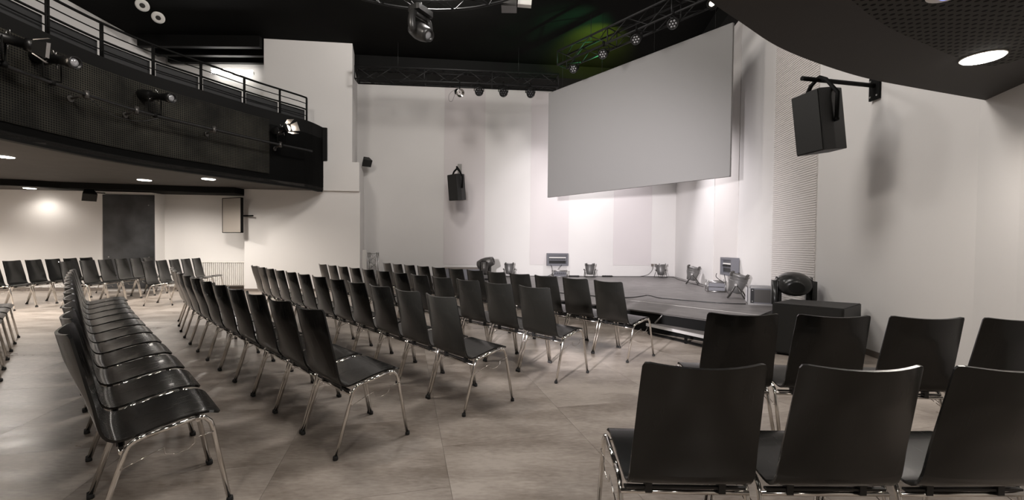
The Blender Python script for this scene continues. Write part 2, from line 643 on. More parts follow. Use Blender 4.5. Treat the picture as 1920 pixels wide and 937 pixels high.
# underside board
prism(b, poly, 2.6, 2.66)
bal_under = struct('ceiling_under_balcony', b, M['soffit_left'])
b = B()
poly2 = [(-9.6, 4.9), (-9.6, 12.0), (-6.35, 12.3), (-6.35, 11.0), (-4.86, 11.1)]
prism(b, [tuple(p) for p in CL] + poly2, 2.67, 3.9)
struct('balcony_floor', b, M['black'])
b = B()
prism(b, [tuple(p) for p in CR] + [(3.886, 3.31), (3.4, 2.2), (3.2, 1.0), (3.2, -4), (-14, -4), (-14, 4.9)], 2.505, 2.56)
soff = struct('ceiling_rear_soffit', b, M['soffit_plain'])
CI = smooth_curve([(-6.3, 4.5), (-5.7, 3.3), (-4.5, 1.85), (-3.0, 0.95), (-1.0, 0.75), (0.55, 1.25), (1.35, 1.95), (1.75, 2.25), (2.15, 2.5), (2.6, 2.72), (3.0, 2.9), (3.35, 2.95), (3.3, 2.2)], 5)
b = B()
prism(b, [tuple(p) for p in CI] + [(3.0, 0.8), (3.0, -3.8), (-13.8, -3.8), (-13.8, 4.5)], 2.4995, 2.5055)
obj('perforated_panel', b, M['soffit'], soff)


# fascia
def offset(c, dist):
    out = []
    for i, p in enumerate(c):
        t_ = (c[min(i + 1, len(c) - 1)] - c[max(i - 1, 0)]).normalized()
        out.append(p + Vector((-t_.y, t_.x)) * dist)
    return out


def strip(bm, c, d0, d1, z0, z1, uv=False):
    a_ = offset(c, d0)
    e_ = offset(c, d1)
    n_ = len(c)
    g = [[bm.verts.new((p.x, p.y, zz)) for p in cc] for cc, zz in ((a_, z0), (a_, z1), (e_, z1), (e_, z0))]
    for k in range(4):
        g0, g1 = g[k], g[(k + 1) % 4]
        for i in range(n_ - 1):
            bm.faces.new((g0[i], g0[i + 1], g1[i + 1], g1[i]))
    bm.faces.new([g[k][0] for k in range(4)])
    bm.faces.new([g[k][-1] for k in range(4)])


b = B()
strip(b, CL, -0.12, 0.0, 2.56, 4.2)
prism(b, [(-4.86, 11.06), (-4.77, 11.085), (-4.77, 11.12), (-4.98, 11.10)], 3.36, 4.2)
fas = struct('balcony_fascia', b, M['fascia'])
b = B()
strip(b, CR, -0.12, 0.0, 2.506, 4.2)
struct('rear_fascia', b, M['fascia'])


def perf_panel(c, z0, z1, parent):
    b_ = B()
    uvl = b_.loops.layers.uv.new('UVMap')
    e_ = offset(c, 0.012)
    L = 0
    prevv = None
    for i, p in enumerate(e_):
        if i:
            L1 = L + (p - e_[i - 1]).length
            q = e_[i - 1]
            vv = [b_.verts.new((q.x, q.y, z0)), b_.verts.new((p.x, p.y, z0)), b_.verts.new((p.x, p.y, z1)), b_.verts.new((q.x, q.y, z1))]
            f = b_.faces.new(vv)
            for lp, uvc in zip(f.loops, ((L, z0), (L1, z0), (L1, z1), (L, z1))):
                lp[uvl].uv = uvc
            L = L1
    ends = []
    me = bpy.data.meshes.new('perforated_panel')
    b_.to_mesh(me)
    b_.free()
    me.materials.append(M['perf'])
    o = bpy.data.objects.new('perforated_panel', me)
    C.objects.link(o)
    o.parent = parent
    s_ = o.modifiers.new('thickness', 'SOLIDIFY')
    s_.thickness = 0.02
    s_.offset = 0
    return o


# left fascia: perforated panels between u = 0..505
i0 = min(range(len(CL)), key=lambda i: (CL[i] - Vector((-5.45, 9.7))).length)
im = min(range(len(CL)), key=lambda i: (CL[i] - Vector((-6.22, 8.2))).length)
perf_panel(CL[i0:im + 1], 2.79, 3.99, fas)
perf_panel(CL[im:], 2.79, 3.99, fas)

# railing on the fascia
rail = thing('balcony_railing', 'dark steel railing with round posts and horizontal bars on the balcony edge', 'railing', (0, 0, 0))
CRl = [p for p in offset(CL, -0.06) if p.x / p.y <= (579 - CX) / F_PX]
b = B()
tube(b, [(p.x, p.y, 4.76) for p in CRl], 0.022, 8)
obj('top_rail', b, M['black'], rail)
for zz, rr in ((4.62, 0.010), (4.48, 0.018), (4.33, 0.010)):
    b = B()
    tube(b, [(p.x, p.y, zz) for p in CRl], rr, 6)
    obj('rail_bar', b, M['black'], rail)
post_i = []
for u in (578, 525, 459, 378, 290, 194, 94, 0):
    k = (u - CX) / F_PX
    best = min(range(len(CRl)), key=lambda i: abs(CRl[i].x / CRl[i].y - k))
    # finer interpolation between samples
    post_i.append(best)
fine = []
for i in range(len(CRl) - 1):
    for k in range(20):
        fine.append((CRl[i].lerp(CRl[i + 1], k / 20)))
posts = []
for u in (578, 525, 459, 378, 290, 194, 94, -10, -130):
    k = (u - CX) / F_PX
    posts.append(min(fine, key=lambda p: abs(p.x / p.y - k)))
for p in posts:
    b = B()
    for s in (-0.018, 0.018):
        tube(b, [(p.x, p.y + s, 4.19), (p.x, p.y + s, 4.76)], 0.014, 6)
    obj('post', b, M['black'], rail)
# infill panels on the inside of the railing
M['infill'] = mat('infill_panel', (0.010, 0.0105, 0.011), 0.7)
for i in range(len(posts) - 1):
    p, q = posts[i], posts[i + 1]
    d_ = (q - p)
    n_ = Vector((d_.y, -d_.x)).normalized()
    a_, e_ = p + d_ * 0.02 + n_ * 0.06, q - d_ * 0.09 + n_ * 0.06
    b = B()
    prism(b, [tuple(a_), tuple(e_), tuple(e_ + n_ * .012), tuple(a_ + n_ * .012)], 4.16, 4.47)
    obj('infill_panel', b, M['infill'], rail)

# bulkhead beam under the balcony
b = B()
bc = smooth_curve([(-14, 9.6), (-12.2, 9.62), (-11.2, 9.75), (-10.4, 10.15), (-9.6, 10.45), (-8.4, 10.62), (-6.85, 10.75)], 4)
strip(b, bc, -0.12, 0.0, 2.46, 2.6)
prism(b, [(-10.9, 9.9), (-6.85, 10.7), (-6.85, 11.3), (-9.0, 11.1), (-9.0, 10.75), (-10.9, 10.5)], 2.46, 2.6)
struct('trim_4', b, M['black'])
b = B()
prism(b, [(-14, 9.7), (-11.2, 9.85), (-10.8, 9.95), (-10.8, LBy(-10.8, .1)), (-14, LBy(-14, .1))], 2.475, 2.5)
struct('ceiling_lowered', b, M['soffit_left'])

# ceiling beams above the balcony
for yy in (10.85, 11.35, 11.8):
    b = B()
    box(b, (-9.4, yy, 6.12), (-6.35, yy + 0.12, CEIL))
    struct('beam', b, M['black'])
b = B()
box(b, (-9.3, 11.5, 6.30), (-6.5, 11.7, 6.36))
box(b, (-9.3, 11.05, 6.32), (-6.5, 11.12, 6.36))
struct('ceiling_strip', b, M['wall'])

# ------------------------------------------------------------------ stage
TF = Vector((0.650, -0.760))
NF = Vector((-0.760, -0.650))
S0 = Vector((0.852, 7.554))
corner = Vector((2.80, 5.275))
wallhit = Vector((4.38, 6.95))
leftend = Vector((-4.0, 12.94))
sdir = Vector((leftend.x - corner.x, leftend.y - corner.y)).normalized()
ZS = 0.30
stage = thing('stage', 'low black stage platform filling the corner in front of the white walls', 'stage')
edge = [corner, corner + sdir * 0]
nin = Vector((-sdir.y, sdir.x)) * -1
if nin.dot(Vector((1, 1))) < 0:
    nin = -nin
depth = 0.92
nd = 0
s = 0.0
Ltot = (leftend - corner).length
while s < Ltot - 1.2:
    s1 = min(s + 2.0, Ltot - 1.1)
    a_ = corner + sdir * (s + .003)
    e_ = corner + sdir * (s1 - .003)
    aa = a_ + nin * (depth - .004)
    ee = e_ + nin * (depth - .004)
    b = B()
    prism(b, [tuple(a_), tuple(e_), tuple(ee), tuple(aa)], ZS - 0.020, ZS)
    obj('deck', b, M['stage'], stage)
    b = B()
    o_ = -nin
    prism(b, [tuple(a_ + o_ * .008), tuple(e_ + o_ * .008), tuple(e_ + o_ * .0005), tuple(a_ + o_ * .0005)], ZS - 0.014, ZS + 0.001)
    obj('deck_edge', b, M['bronze'], stage)
    s = s1
A0 = corner + nin * depth
A1 = corner + sdir * (Ltot - 1.1) + nin * depth
side_d = (wallhit - corner).normalized()
b = B()
prism(b, [tuple(A0), tuple(A1), (leftend.x + .35, leftend.y - 0.02), (5.22, 13.85), (wallhit.x, wallhit.y), tuple(corner + side_d * 0.95)], ZS - 0.045, ZS)
obj('rear_deck', b, M['stage'], stage)
b = B()
prism(b, [tuple(corner), tuple(corner + side_d * 0.95), tuple(A0)], ZS - 0.045, ZS)
obj('deck', b, M['stage'], stage)
b = B()
e_ = -nin
pa = A0 + nin * 0.0 + sdir * -0.3
prism(b, [tuple(A0 + nin * .01), tuple(A1 + nin * .01), tuple(A1 + nin * .035), tuple(A0 + nin * .035)], ZS, ZS + 0.0015)
obj('white_line', b, M['tape'], stage)
b = B()
ins = nin * 0.06
prism(b, [tuple(corner + ins * .2 + side_d * .02), tuple(leftend + ins * .2), (leftend.x + .4, leftend.y), (5.2, 13.8), (wallhit.x - .02, wallhit.y + .05)], 0.0, ZS - 0.021)
obj('skirt', b, M['black'], stage)

# step in front of the stage
step = thing('stage_step', 'black stage step with bright aluminium nosing in front of the stage', 'step')
fa, fb_, bb, ba = Vector((1.90, 6.03)), Vector((2.52, 4.92)), Vector((2.70, 5.20)), Vector((2.08, 5.98))
b = B()
prism(b, [tuple(fa), tuple(fb_), tuple(bb), tuple(ba)], 0.125, 0.16)
obj('tread', b, M['stage'], step)
dd = (fb_ - fa).normalized()
nn = Vector((dd.y, -dd.x))
b = B()
prism(b, [tuple(fa), tuple(fb_), tuple(fb_ + nn * .012), tuple(fa + nn * .012)], 0.125, 0.163)
obj('nosing', b, M['nosing'], step)
for t_ in (0.03, 0.5, 0.97):
    p = fa.lerp(fb_, t_) - nn * 0.03
    b = B()
    box(b, (p.x - .015, p.y - .015, 0), (p.x + .015, p.y + .015, 0.125))
    obj('leg', b, M['black'], step)
b = B()
prism(b, [tuple(fa - nn * .02), tuple(fb_ - nn * .02), tuple(fb_ - nn * .05), tuple(fa - nn * .05)], 0.012, 0.035)
obj('bottom_rail', b, M['black'], step)
b = B()
tube(b, [(2.02, 6.03, 0.165), (2.13, 6.08, 0.26), (2.13, 6.08, 0.29)], 0.012, 6)
obj('brace', b, M['alu'], step)

# ------------------------------------------------------------------ projection screen
scr = thing('projection_screen', 'large pale grey projection screen hanging at an angle over the stage', 'screen')
SL, SR = Vector((0.892, 11.02)), Vector((3.762, 7.5))
sd = (SR - SL).normalized()
sn = Vector((-sd.y, sd.x))
b = B()
prism(b, [tuple(SL), tuple(SR), tuple(SR + sn * .05), tuple(SL + sn * .05)], 2.47, 5.11)
obj('screen_surface', b, M['screen'], scr)
b = B()
for t_ in (0.0, 1.0):
    p = SL.lerp(SR, t_)
    e = sd * (0.012 if t_ == 0 else -0.012)
    prism(b, [tuple(p - sn * .004), tuple(p + e - sn * .004), tuple(p + e), tuple(p)], 2.47, 5.11)
prism(b, [tuple(SL - sn * .004), tuple(SR - sn * .004), tuple(SR), tuple(SL)], 2.47, 2.485)
prism(b, [tuple(SL - sn * .004), tuple(SR - sn * .004), tuple(SR), tuple(SL)], 5.095, 5.11)
obj('frame', b, M['screen'], scr)
for t_ in (0.1, 0.37, 0.66, 0.93):
    p = SL.lerp(SR, t_) + sn * .025
    b = B()
    tube(b, [(p.x, p.y, 5.11), (p.x, p.y, CEIL)], 0.004, 5)
    obj('hanging_cable', b, M['steel_dark'], scr)

# ------------------------------------------------------------------ trusses
def box_truss(name, p, q, z, size, label, roll=0):
    t_ = thing(name, label, 'truss', (0, 0, 0))
    p = Vector(p)
    q = Vector(q)
    d_ = (q - p).normalized()
    n_ = Vector((-d_.y, d_.x))
    L = (q - p).length
    c4 = [(-1, 0), (1, 0), (1, 1), (-1, 1)]
    P4 = lambda s_, c: (p.x + d_.x * s_ + n_.x * c[0] * size / 2, p.y + d_.y * s_ + n_.y * c[0] * size / 2, z + c[1] * size)
    for c in c4:
        b_ = B()
        tube(b_, [P4(0, c), P4(L, c)], 0.022, 8)
        obj('chord', b_, M['steel_dark'], t_)
    nb = max(2, int(L / 0.45))
    for f in range(4):
        b_ = B()
        for k in range(nb):
            s0, s1 = L * k / nb, L * (k + 1) / nb
            a_, c_ = c4[f], c4[(f + 1) % 4]
            if k % 2:
                a_, c_ = c_, a_
            tube(b_, [P4(s0, a_), P4(s1, c_)], 0.010, 5)
        o = obj('lacing', b_, M['steel_dark'], t_)
    for s_ in [L * k / 3 for k in (0, 1, 2, 3)]:
        b_ = B()
        for k in range(4):
            tube(b_, [P4(s_, c4[k]), P4(s_, c4[(k + 1) % 4])], 0.014, 5)
        obj('end_frame', b_, M['steel_dark'], t_)
    # suspension
    for s_ in (L * 0.2, L * 0.8):
        b_ = B()
        tube(b_, [P4(s_, (0, 1)), (P4(s_, (0, 1))[0], P4(s_, (0, 1))[1], CEIL)], 0.006, 5)
        obj('suspension_cable', b_, M['steel_dark'], t_)
    return t_


box_truss('lighting_truss', (-4.0, 11.05), (1.15, 11.45), 5.38, 0.32, 'dark box truss running along the stage back wall top')
box_truss('lighting_truss', (1.15, 10.4), (3.95, 7.0), 5.52, 0.32, 'dark box truss running diagonally above the projection screen')

ring = thing('ring_truss', 'dark curved ring truss hanging from the black ceiling at the top edge', 'truss')
rc = Vector((-1.45, 5.54))


def arc(R, z, a0=0, a1=360, n=64):
    return [(rc.x + R * math.cos(math.radians(a0 + (a1 - a0) * k / n)), rc.y + R * math.sin(math.radians(a0 + (a1 - a0) * k / n)), z) for k in range(n)]


for R_, z_ in ((2.58, 5.6), (2.28, 5.6), (2.43, 5.86)):
    b = B()
    tube(b, arc(R_, z_), 0.022, 6, closed=True)
    obj('chord', b, M['steel_dark'], ring)
b = B()
N_ = 48
for k in range(N_):
    a0, a1 = 2 * PI * k / N_, 2 * PI * (k + 1) / N_
    R0, R1 = (2.58, 2.28) if k % 2 else (2.28, 2.58)
    pA = (rc.x + R0 * math.cos(a0), rc.y + R0 * math.sin(a0), 5.6)
    pB = (rc.x + R1 * math.cos(a1), rc.y + R1 * math.sin(a1), 5.6)
    pC = (rc.x + 2.43 * math.cos(a1), rc.y + 2.43 * math.sin(a1), 5.86)
    tube(b, [pA, pB], 0.009, 5)
    tube(b, [pA, pC], 0.009, 5)
obj('lacing', b, M['steel_dark'], ring)
for a_ in (60, 150, 240, 330):
    x, y = rc.x + 2.43 * math.cos(math.radians(a_)), rc.y + 2.43 * math.sin(math.radians(a_))
    b = B()
    tube(b, [(x, y, 5.86), (x, y, CEIL)], 0.006, 5)
    obj('suspension_cable', b, M['steel_dark'], ring)

# ------------------------------------------------------------------ chairs
PROF = [(.205, .424), (.19, .434), (.155, .446), (.08, .445), (0, .433), (-.08, .416), (-.13, .405), (-.165, .404), (-.19, .420), (-.206, .452), (-.216, .50), (-.226, .56), (-.24, .625), (-.262, .73), (-.276, .795), (-.29, .86)]


def shell_meshes():
    pv = [Vector(p) for p in smooth_curve(PROF, 4)]
    cum = [0]
    for i in range(1, len(pv)):
        cum.append(cum[-1] + (pv[i] - pv[i - 1]).length)
    L = cum[-1]

    def at(s_):
        s_ = max(0, min(L, s_))
        for i in range(1, len(cum)):
            if s_ <= cum[i] + 1e-9:
                t_ = (s_ - cum[i - 1]) / (cum[i] - cum[i - 1])
                return pv[i - 1].lerp(pv[i], t_)
        return pv[-1]

    def halfw(s_):
        k = s_ / L
        if k < 0.5:
            return 0.207 + 0.006 * math.sin(PI * k)
        return 0.213 - (k - 0.5) / 0.5 * 0.018

    NX, NS = 15, 44
    xs = [math.sin((-1 + 2 * i / (NX - 1)) * PI / 2 * 0.985) / math.sin(PI / 2 * 0.985) for i in range(NX)]
    grid = []
    for j in range(NS + 1):
        row = []
        for xf in xs:
            r1, r2 = 0.035, 0.016
            s0 = j / NS * L
            hw = halfw(s0)
            ax = abs(xf) * hw

            def rnd(r):
                e_ = ax - (hw - r)
                return r - math.sqrt(max(r * r - e_ * e_, 0)) if e_ > 0 else 0
            lo = rnd(r1)
            dip = 0.012 * (1 - xf * xf)
            hi = L - rnd(r2) - dip
            s_ = lo + (hi - lo) * j / NS
            p = at(s_)
            q = at(s_ + 0.002) - at(s_ - 0.002)
            q.normalize()
            k = s_ / L
            cup = 0.0
            if k > 0.40:
                cup = 0.046 * min(1, (k - 0.40) / 0.45)
            f = 1 - xf * xf
            y = p.x - cup * f
            z_ = p.y
            if k < 0.40:
                z_ -= 0.006 * f * math.sin(PI * k / 0.40)
            row.append(Vector((xf * hw, y, z_)))
        grid.append(row)

    def build(j0, j1):
        b_ = B()
        nr = j1 - j0 + 1
        top = [[None] * NX for _ in range(nr)]
        bot = [[None] * NX for _ in range(nr)]
        for j in range(nr):
            for i in range(NX):
                g = grid[j0 + j][i]
                du = grid[j0 + j][min(i + 1, NX - 1)] - grid[j0 + j][max(i - 1, 0)]
                dv = grid[min(j0 + j + 1, NS)][i] - grid[max(j0 + j - 1, 0)][i]
                nrm = du.cross(dv).normalized()
                top[j][i] = b_.verts.new(g)
                bot[j][i] = b_.verts.new(g + nrm * 0.011)
        fs = []
        for j in range(nr - 1):
            for i in range(NX - 1):
                f1 = b_.faces.new((top[j][i], top[j][i + 1], top[j + 1][i + 1], top[j + 1][i]))
                f2 = b_.faces.new((bot[j][i], bot[j + 1][i], bot[j + 1][i + 1], bot[j][i + 1]))
                f1.smooth = f2.smooth = True
        for j in range(nr - 1):
            for i in (0, NX - 1):
                b_.faces.new((top[j][i], top[j + 1][i], bot[j + 1][i], bot[j][i]))
        for i in range(NX - 1):
            for j in (0, nr - 1):
                b_.faces.new((top[j][i], top[j][i + 1], bot[j][i + 1], bot[j][i]))
        b_.normal_update()
        for e_ in b_.edges:
            if len(e_.link_faces) == 2 and not (e_.link_faces[0].smooth and e_.link_faces[1].smooth):
                e_.smooth = False
        return b_
    # split at the bend
    js = int(NS * 0.53)
    return build(0, js), build(js, NS)


def make_chair(label, group):
    t_ = thing('auditorium_chair', label, 'chair', (0, 0, 0), 0, group)
    s_, k_ = shell_meshes()
    obj('seat', s_, M['wood'], t_)
    obj('backrest', k_, M['wood'], t_)
    for sx in (-1, 1):
        X = 0.236 * sx
        Xr = 0.226 * sx
        # rear leg with its bend
        b_ = B()
        tube(b_, [(X, -.24, .012), (Xr, -.140, .345), (Xr, -.128, .374), (Xr, -.105, .391), (Xr, -.07, .399)], 0.0105, 8)
        lg = obj('leg', b_, M['chrome'], t_)
        b_ = B()
        lathe(b_, [(0.0135, 0), (0.015, 0.004), (0.0135, 0.022)], 10, Matrix.Translation((X, -.242, 0)))
        obj('rubber_foot', b_, M['rubber'], lg)
        b_ = B()
        tube(b_, [(X, .229, .012), (Xr, .166, .37), (Xr, .157, .400), (Xr, .135, .424), (Xr, .10, .429)], 0.0105, 8)
        lg = obj('leg', b_, M['chrome'], t_)
        b_ = B()
        lathe(b_, [(0.0135, 0), (0.015, 0.004), (0.0135, 0.022)], 10, Matrix.Translation((X, .231, 0)))
        obj('rubber_foot', b_, M['rubber'], lg)
        b_ = B()
        tube(b_, [(Xr, -.07, .399), (Xr, .10, .429)], 0.0105, 8)
        obj('seat_rail', b_, M['chrome'], t_)
        b_ = B()
        xw = X + 0.002 * sx
        tube(b_, smooth3([(xw, -.155, .285), (xw, -.08, .312), (xw, -.012, .335), (xw, -.008, .305), (xw, .03, .293), (xw, .075, .303), (xw, .098, .322), (xw, .095, .345), (xw, .168, .352)]), 0.0022, 5)
        obj('link_wire', b_, M['chrome'], t_)
    b_ = B()
    tube(b_, [(-.228, -.150, .352), (.228, -.150, .352)], 0.009, 8)
    obj('cross_bar', b_, M['chrome'], t_)
    b_ = B()
    tube(b_, [(-.226, .11, .417), (.226, .11, .417)], 0.009, 8)
    obj('cross_bar', b_, M['chrome'], t_)
    b_ = B()
    box(b_, (-.215, -.158, .366), (.215, -.142, .374))
    obj('seat_bar', b_, M['plastic'], t_)
    for sx in (-.13, .13):
        for lo_, hi_ in (((sx - .012, -.162, .352), (sx + .012, -.135, .392)), ((sx - .012, .10, .410), (sx + .012, .13, .437))):
            b_ = B()
            box(b_, lo_, hi_)
            obj('seat_mount', b_, M['plastic'], t_)
    return t_


def smooth3(pts):
    return pts


ORD = ['first', 'second', 'third', 'fourth', 'fifth', 'sixth', 'seventh', 'eighth', 'ninth', 'tenth', 'eleventh', 'twelfth']
ROWS = {
    'A': [[-0.995, 2.759, 46.4], [-1.357, 3.101, 46.9], [-1.72, 3.44, 47.1], [-2.084, 3.778, 47.1], [-2.448, 4.118, 46.8], [-2.809, 4.459, 46.3], [-3.166, 4.805, 45.6], [-3.518, 5.156, 44.6], [-3.864, 5.514, 43.3], [-4.2, 5.88, 41.9], [-4.526, 6.255, 40.1], [-4.84, 6.641, 38.1]],
    'B': [[-0.315, 3.402, 42.5], [-0.653, 3.766, 43.1], [-0.994, 4.128, 43.6], [-1.338, 4.487, 43.9], [-1.683, 4.844, 44.1], [-2.03, 5.201, 44.2], [-2.376, 5.558, 44.0], [-2.72, 5.917, 43.8], [-3.063, 6.277, 43.3], [-3.402, 6.64, 42.8], [-3.738, 7.007, 42.1], [-4.068, 7.379, 41.2]],
    'C': [[0.416, 4.173, 44.0], [0.072, 4.532, 43.8], [-0.271, 4.891, 43.5], [-0.613, 5.253, 43.3], [-0.953, 5.616, 43.0], [-1.291, 5.98, 42.8], [-1.628, 6.345, 42.6], [-1.964, 6.712, 42.4], [-2.298, 7.08, 42.1], [-2.631, 7.449, 42.0], [-2.963, 7.82, 41.8], [-3.294, 8.191, 41.6]],
    'D': [[1.282, 4.883, 37.8], [0.971, 5.271, 39.5], [0.65, 5.651, 40.9], [0.321, 6.023, 42.0], [-0.013, 6.391, 42.7], [-0.352, 6.755, 43.0], [-0.691, 7.119, 43.1], [-1.029, 7.483, 42.7], [-1.365, 7.85, 42.1], [-1.695, 8.222, 41.1], [-2.017, 8.601, 39.7], [-2.329, 8.988, 38.0]],
    'E': [[0.628, 1.675, 89.1], [1.125, 1.672, 90.3], [1.622, 1.678, 91.2]],
    'G': [[1.343, 2.753, 86.4], [1.839, 2.722, 86.6], [2.336, 2.694, 86.9], [2.832, 2.669, 87.2]],
    'L': [[-1.662, 2.032, 44.6], [-2.013, 2.385, 45.1], [-2.366, 2.734, 45.5], [-2.722, 3.082, 45.8], [-3.079, 3.427, 46.0], [-3.437, 3.772, 46.0], [-3.794, 4.118, 45.9], [-4.15, 4.464, 45.7], [-4.505, 4.812, 45.3], [-4.857, 5.163, 44.8], [-5.205, 5.518, 44.2], [-5.55, 5.877, 43.4]],
    'S': [[-4.418, 3.39, 48.0], [-4.785, 3.726, 47.6], [-5.149, 4.065, 47.1], [-5.511, 4.405, 46.5], [-5.87, 4.749, 46.0], [-6.226, 5.096, 45.4]],
    'P': [[-8.988, 7.689, 15.2], [-9.118, 8.169, 15.2], [-9.248, 8.649, 15.2], [-9.378, 9.129, 14.9], [-9.504, 9.61, 14.5], [-9.626, 10.092, 13.9]],
    'Q': [[-8.074, 8.156, 12.4], [-8.18, 8.641, 12.2], [-8.285, 9.127, 12.2], [-8.39, 9.613, 12.4], [-8.498, 10.099, 12.8], [-8.611, 10.583, 13.3]],
    'R': [[-6.888, 8.541, 14.4], [-7.009, 9.023, 13.9], [-7.127, 9.506, 13.5], [-7.241, 9.99, 13.1], [-7.352, 10.475, 12.8]],
}
ROWTXT = {
    'A': ('from the aisle end in the nearest centre row', 'chairs in the nearest centre row'),
    'B': ('from the aisle end in the second centre row', 'chairs in the second centre row'),
    'C': ('from the aisle end in the third centre row', 'chairs in the third centre row'),
    'D': ('from the aisle end in the centre row by the stage', 'chairs in the centre row by the stage'),
    'E': ('from the left in the nearest row, bottom right', 'chairs in the nearest right row'),
    'G': ('from the left in the row before the subwoofer', 'chairs in the right row by the subwoofer'),
    'L': ('from the camera in the long row showing its seats', 'chairs in the long left row'),
    'S': ('from the camera in the row cut by the left edge', 'chairs in the row at the left edge'),
    'P': ('from the left in the row along the left wall', 'chairs in the row by the left wall'),
    'Q': ('from the left in the middle rear left row', 'chairs in the middle rear left row'),
    'R': ('from the left in the row ending beside the radiator', 'chairs in the row by the radiator'),
}
proto = None
for rk in 'EGABCDLSQRP':
    txt, grp = ROWTXT[rk]
    for i, (x, y, a_) in enumerate(ROWS[rk]):
        lab = 'black wooden chair, %s %s' % (ORD[i], txt)
        rz = math.radians(a_ - 90)
        if proto is None:
            proto = make_chair(lab, grp)
            proto.location = (x, y, 0)
            proto.rotation_euler = (0, 0, rz)
        else:
            dup(proto, (x, y, 0), rz, lab, grp)

# ------------------------------------------------------------------ speakers
def wall_speaker(label, loc, rz, tilt, wd, dp, ht, bracket_pt, arm_from, group=None, bar=True):
    t_ = thing('wall_speaker', label, 'speaker', loc, 0, group)
    Mx = Matrix.Rotation(rz, 4, 'Z') @ Matrix.Rotation(tilt, 4, 'X')
    # local: front is -y, cabinet tapering to the back
    b_ = B()
    fr, bk = wd / 2, wd / 2 * 0.62
    poly_ = [(-fr, -dp * .5), (fr, -dp * .5), (fr, -dp * .1), (bk, dp * .5), (-bk, dp * .5), (-fr, -dp * .1)]
    prism(b_, poly_, -ht / 2, ht / 2)
    bmesh.ops.bevel(b_, geom=[e for e in b_.edges], offset=0.006, segments=1, affect='EDGES')
    b_.transform(Mx)
    obj('cabinet', b_, M['box_black'], t_)
    b_ = B()
    box(b_, (-fr + .012, -dp * .5 - .012, -ht / 2 + .012), (fr - .012, -dp * .5, ht / 2 - .012), mtx=Mx)
    obj('grille', b_, M['grille'], t_)
    b_ = B()
    top = Mx @ Vector((0, 0.02, ht / 2 + 0.16))
    for sx in (-1, 1):
        side = [Mx @ Vector((sx * (fr + .02), -0.02, -0.02)), Mx @ Vector((sx * (fr + .045), 0.0, ht / 2 - .08)), Mx @ Vector((sx * (fr * .55), 0.01, ht / 2 + .10)), top]
        tube(b_, side, 0.026, 4)
    obj('yoke', b_, M['black'], t_)
    b_ = B()
    for sx in (-1, 1):
        tube(b_, [Mx @ Vector((sx * (fr - .005), -.02, -.02)), Mx @ Vector((sx * (fr + .035), -.02, -.02))], 0.022, 10)
    obj('knob', b_, M['black'], t_)
    bp_ = Vector(bracket_pt) - Vector(loc)
    b_ = B()
    dirv = (top - bp_)
    end = top + dirv.normalized() * arm_from
    end.z = bp_.z
    top2 = Vector((top.x, top.y, bp_.z))
    tube(b_, [bp_, top2, end], 0.025, 8)
    tube(b_, [top, top2], 0.02, 8)
    obj('arm', b_, M['black'], t_)
    return t_, bp_


ts, bp_ = wall_speaker('large black loudspeaker on a wall arm at upper right', (3.43, 4.83, 2.64), math.radians(-80), math.radians(8), 0.36, 0.36, 0.66, (4.12, 4.97, 3.10), 0.22)
b = B()
box(b, (-.012, -.07, -.16), (.012, .07, .10))
o = obj('wall_plate', b, M['black'], ts)
o.location = (bp_.x + .012, bp_.y, bp_.z)
b = B()
for dy in (-.045, .045):
    for dz in (-.12, .06):
        tube(b, [(-.02, dy, dz), (-.012, dy, dz)], 0.011, 8)
o = obj('bolt', b, M['alu'], ts)
o.location = (bp_.x + .012, bp_.y, bp_.z)
ts, bp_ = wall_speaker('black loudspeaker on a bracket on the stage back wall', (-1.60, 12.55, 2.91), math.radians(-44), math.radians(6), 0.42, 0.36, 0.74, (-1.62, 13.13, 3.50), 0.0)
b = B()
box(b, (-.06, -.012, -.1), (.06, .012, .2))
o = obj('wall_plate', b, M['bronze'], ts)
o.location = (bp_.x, bp_.y + .035, bp_.z)


def small_speaker(label, loc, rz, tilt, wall_pt):
    t_ = thing('small_speaker', label, 'speaker', loc)
    Mx = Matrix.Rotation(rz, 4, 'Z') @ Matrix.Rotation(tilt, 4, 'X')
    b_ = B()
    prism(b_, [(-.13, -.09), (.13, -.09), (.08, .09), (-.08, .09)], -.11, .11)
    b_.transform(Mx)
    obj('cabinet', b_, M['box_black'], t_)
    b_ = B()
    box(b_, (-.12, -.10, -.10), (.12, -.09, .10), mtx=Mx)
    obj('grille', b_, M['grille'], t_)
    b_ = B()
    tube(b_, [Mx @ Vector((0, .08, .03)), Vector(wall_pt) - Vector(loc)], 0.014, 6)
    obj('bracket', b_, M['black'], t_)


small_speaker('small black loudspeaker in the corner beside the white pillar', (-4.25, 12.55, 3.62), math.radians(38), math.radians(38), (-4.35, 12.93, 3.66))
small_speaker('small black loudspeaker under the balcony above the dark panel', (-10.08, 10.28, 2.33), math.radians(52), math.radians(40), (-10.02, 10.62, 2.42))

# subwoofer on the floor
sub = thing('subwoofer', 'big black subwoofer box on the floor at the right end of the stage', 'speaker', (3.045, 5.02, 0))
sx_, sy_ = Vector((0.49, -0.46)).normalized(), Vector((0.56, 0.47)).normalized()
b = B()
c0 = Vector((0, 0))
prism(b, [tuple(c0), tuple(c0 + sx_ * .67), tuple(c0 + sx_ * .67 + sy_ * .74), tuple(c0 + sy_ * .60)], 0.02, 0.595)
bmesh.ops.bevel(b, geom=[e for e in b.edges], offset=0.008, segments=2, affect='EDGES')
obj('cabinet', b, M['box_black'], sub)
b = B()
gn = Vector((-sx_.y, sx_.x)) * -1
if gn.y > 0:
    gn = -gn
prism(b, [tuple(c0 + sx_ * .02 + gn * .012), tuple(c0 + sx_ * .65 + gn * .012), tuple(c0 + sx_ * .65), tuple(c0 + sx_ * .02)], 0.04, 0.575)
obj('grille', b, M['grille'], sub)
b = B()
